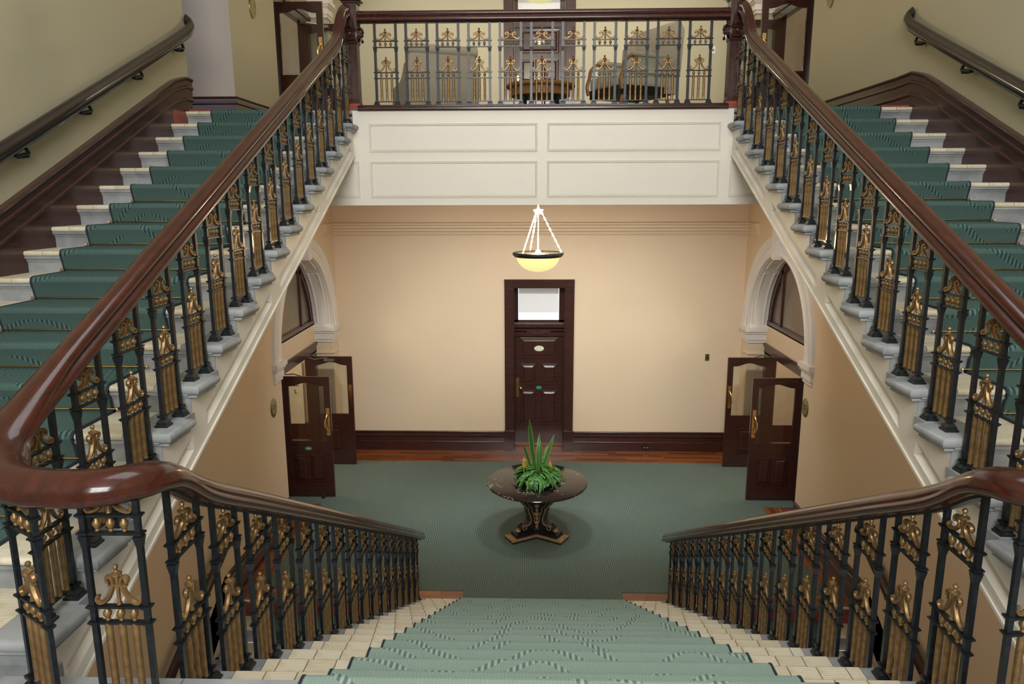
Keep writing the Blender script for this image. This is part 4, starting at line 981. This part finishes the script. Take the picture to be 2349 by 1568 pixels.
put_leaf(LB[2], pl, (-.07, -.24, .10), -pi/2, 2.4, 0, 1.3)
for dx, dy, h in ((-.175, -.04, .30), (.165, -.02, .25)):
    f = MB(); c = pl.location+Vector((dx, dy, .08)); f.tube([c, c+Vector((0, 0, h-.12))], .006)
    for k in range(12):
        a = k*2.4; z = h-.17+.009*k; q = .028*(1-k/16); f.tube([c+Vector((0, 0, z)), c+Vector((q*cos(a), q*sin(a), z+.022)), c+Vector((q*.8*cos(a), q*.8*sin(a), z+.045))], lambda t: .010*(1-t*.8), 5)
    f.build('bromeliad_flower', M_ORANGE, pl)

# ------------------------------------------------------------------ gallery furniture
def at_local(t, m, n_, mt, sm=True, ang=40): return link(n_, m.mesh(n_, mt, sm, ang), t)
# left: winged high-back chair seen from behind
ch = thing('wing_chair', 'grey beige upholstered chair seen from behind at the left of the gallery', 'chair', (-1.40, 9.9, ZU), radians(203))
def pad(m, x0, x1, y0, y1, z0, z1, r=.04):
    R = []
    for k in range(7):
        a = -pi/2+pi*k/6; d = r*(1-cos(a)); z = (z0+z1)/2+((z1-z0)/2)*sin(a) if (z1-z0) < 2*r else (z0+r+r*sin(a) if k < 3 else (z1-r+r*sin(a) if k > 3 else (z0+z1)/2))
        pts = []
        for cx, cy_, a0 in ((x1-r, y1-r, 0), (x0+r, y1-r, 90), (x0+r, y0+r, 180), (x1-r, y0+r, 270)):
            for j in range(4):
                b = radians(a0+30*j); pts.append((cx+(r-d)*cos(b), cy_+(r-d)*sin(b), z))
        R.append(pts)
    m.rings(R); return m
m = MB(); pad(m, -.42, .42, -.40, .38, .22, .44); at_local(ch, m, 'seat', M_FAB)
m = MB(); pad(m, -.44, .44, .33, .47, .20, .92, .05); at_local(ch, m, 'backrest', M_FAB)
m = MB(); m.tube([(-.44, .43, .945), (.44, .43, .945)], .062, 14); at_local(ch, m, 'back_roll', M_FAB)
for s_ in (-1, 1):
    m = MB(); R = []
    P = [(-.38, .20), (.45, .20), (.45, .80), (.30, .78), (.18, .66), (.05, .60), (-.34, .57), (-.40, .50)]
    m.prism(P, lambda p, q: (q, p[0], p[1]), s_*.34, s_*.46); at_local(ch, m, 'armrest', M_FAB)
for sx_ in (-1, 1):
    for sy_ in (-1, 1): m = MB(); m.lathe([(.014, 0), (.024, .23)], (sx_*.38, sy_*.34, 0), 8); at_local(ch, m, 'leg', M_OAK)
# right: tall winged armchair with open timber arms, seen from the side
ch = thing('wing_armchair', 'pale winged armchair with oak arms seen side-on at the right of the gallery', 'chair', (.98, 8.75, ZU), radians(-62))
m = MB(); pad(m, -.30, .30, -.36, .28, .36, .50); at_local(ch, m, 'seat_cushion', M_FAB2)
m = MB(); m.box(-.31, .31, -.34, .30, .27, .37); at_local(ch, m, 'seat_frame', M_BLK, False)
m = MB(); P = [(.24, .30), (.40, .30), (.47, .95), (.42, 1.08), (.36, 1.07), (.30, .95)]
m.prism(P, lambda p, q: (q, p[0], p[1]), -.33, .33); at_local(ch, m, 'backrest', M_FAB, True, 30)
for s_ in (-1, 1):
    m = MB(); P = [(.12, .62), (.26, .50), (.42, .50), (.46, .98), (.40, 1.07), (.26, 1.0), (.14, .86)]
    m.prism(P, lambda p, q: (q, p[0], p[1]), s_*.32, s_*.36); at_local(ch, m, 'wing', M_FAB, False)
    m = MB(); pad(m, min(s_*.30, s_*.37), max(s_*.30, s_*.37), -.22, .30, .66, .71, .02); at_local(ch, m, 'arm_pad', M_FAB2)
    m = MB(); m.tube(smooth_path([(s_*.335, -.16, .665), (s_*.335, -.24, .66), (s_*.335, -.31, .60), (s_*.335, -.33, .51), (s_*.335, -.36, .42), (s_*.335, -.34, .32)], 4), .018, 8, 1.5); at_local(ch, m, 'arm_frame', M_OAK)
    m = MB(); m.prism([(-.2, .50), (.28, .50), (.28, .67), (-.2, .67)], lambda p, q: (q, p[0], p[1]), s_*.33, s_*.345); at_local(ch, m, 'arm_side', M_FAB2)
    m = MB(); m.tube(smooth_path([(s_*.28, .30, .30), (s_*.28, .34, .15), (s_*.28, .42, 0)], 4), .02, 8); at_local(ch, m, 'leg', M_OAK)
    m = MB(); m.tube(smooth_path([(s_*.28, -.28, .30), (s_*.28, -.32, .15), (s_*.28, -.36, 0)], 4), .02, 8); at_local(ch, m, 'leg', M_OAK)
ct = thing('coffee_table', 'low round oak coffee table on a dark base in the gallery', 'table', (-.03, 9.3, ZU))
m = MB(); m.lathe([(.001, .46), (.40, .46), (.42, .475), (.42, .495), (.40, .51), (.001, .51)], tuple(ct.location), 40); m.build('table_top', M_OAK, ct)
m = MB(); m.lathe([(.34, .36), (.36, .37), (.36, .46), (.001, .46)], tuple(ct.location), 32); m.build('apron', M_OAK, ct)
for k in range(4):
    a = radians(45+90*k); m = MB(); c = ct.location; m.tube([(c.x+.30*cos(a), c.y+.30*sin(a), c.z), (c.x+.27*cos(a), c.y+.27*sin(a), c.z+.40)], .03, 8); m.build('leg', M_BLK, ct)
m = MB(); m.lathe([(.001, .10), (.27, .10), (.27, .12), (.001, .12)], tuple(ct.location), 24); m.build('shelf', M_BLK, ct)
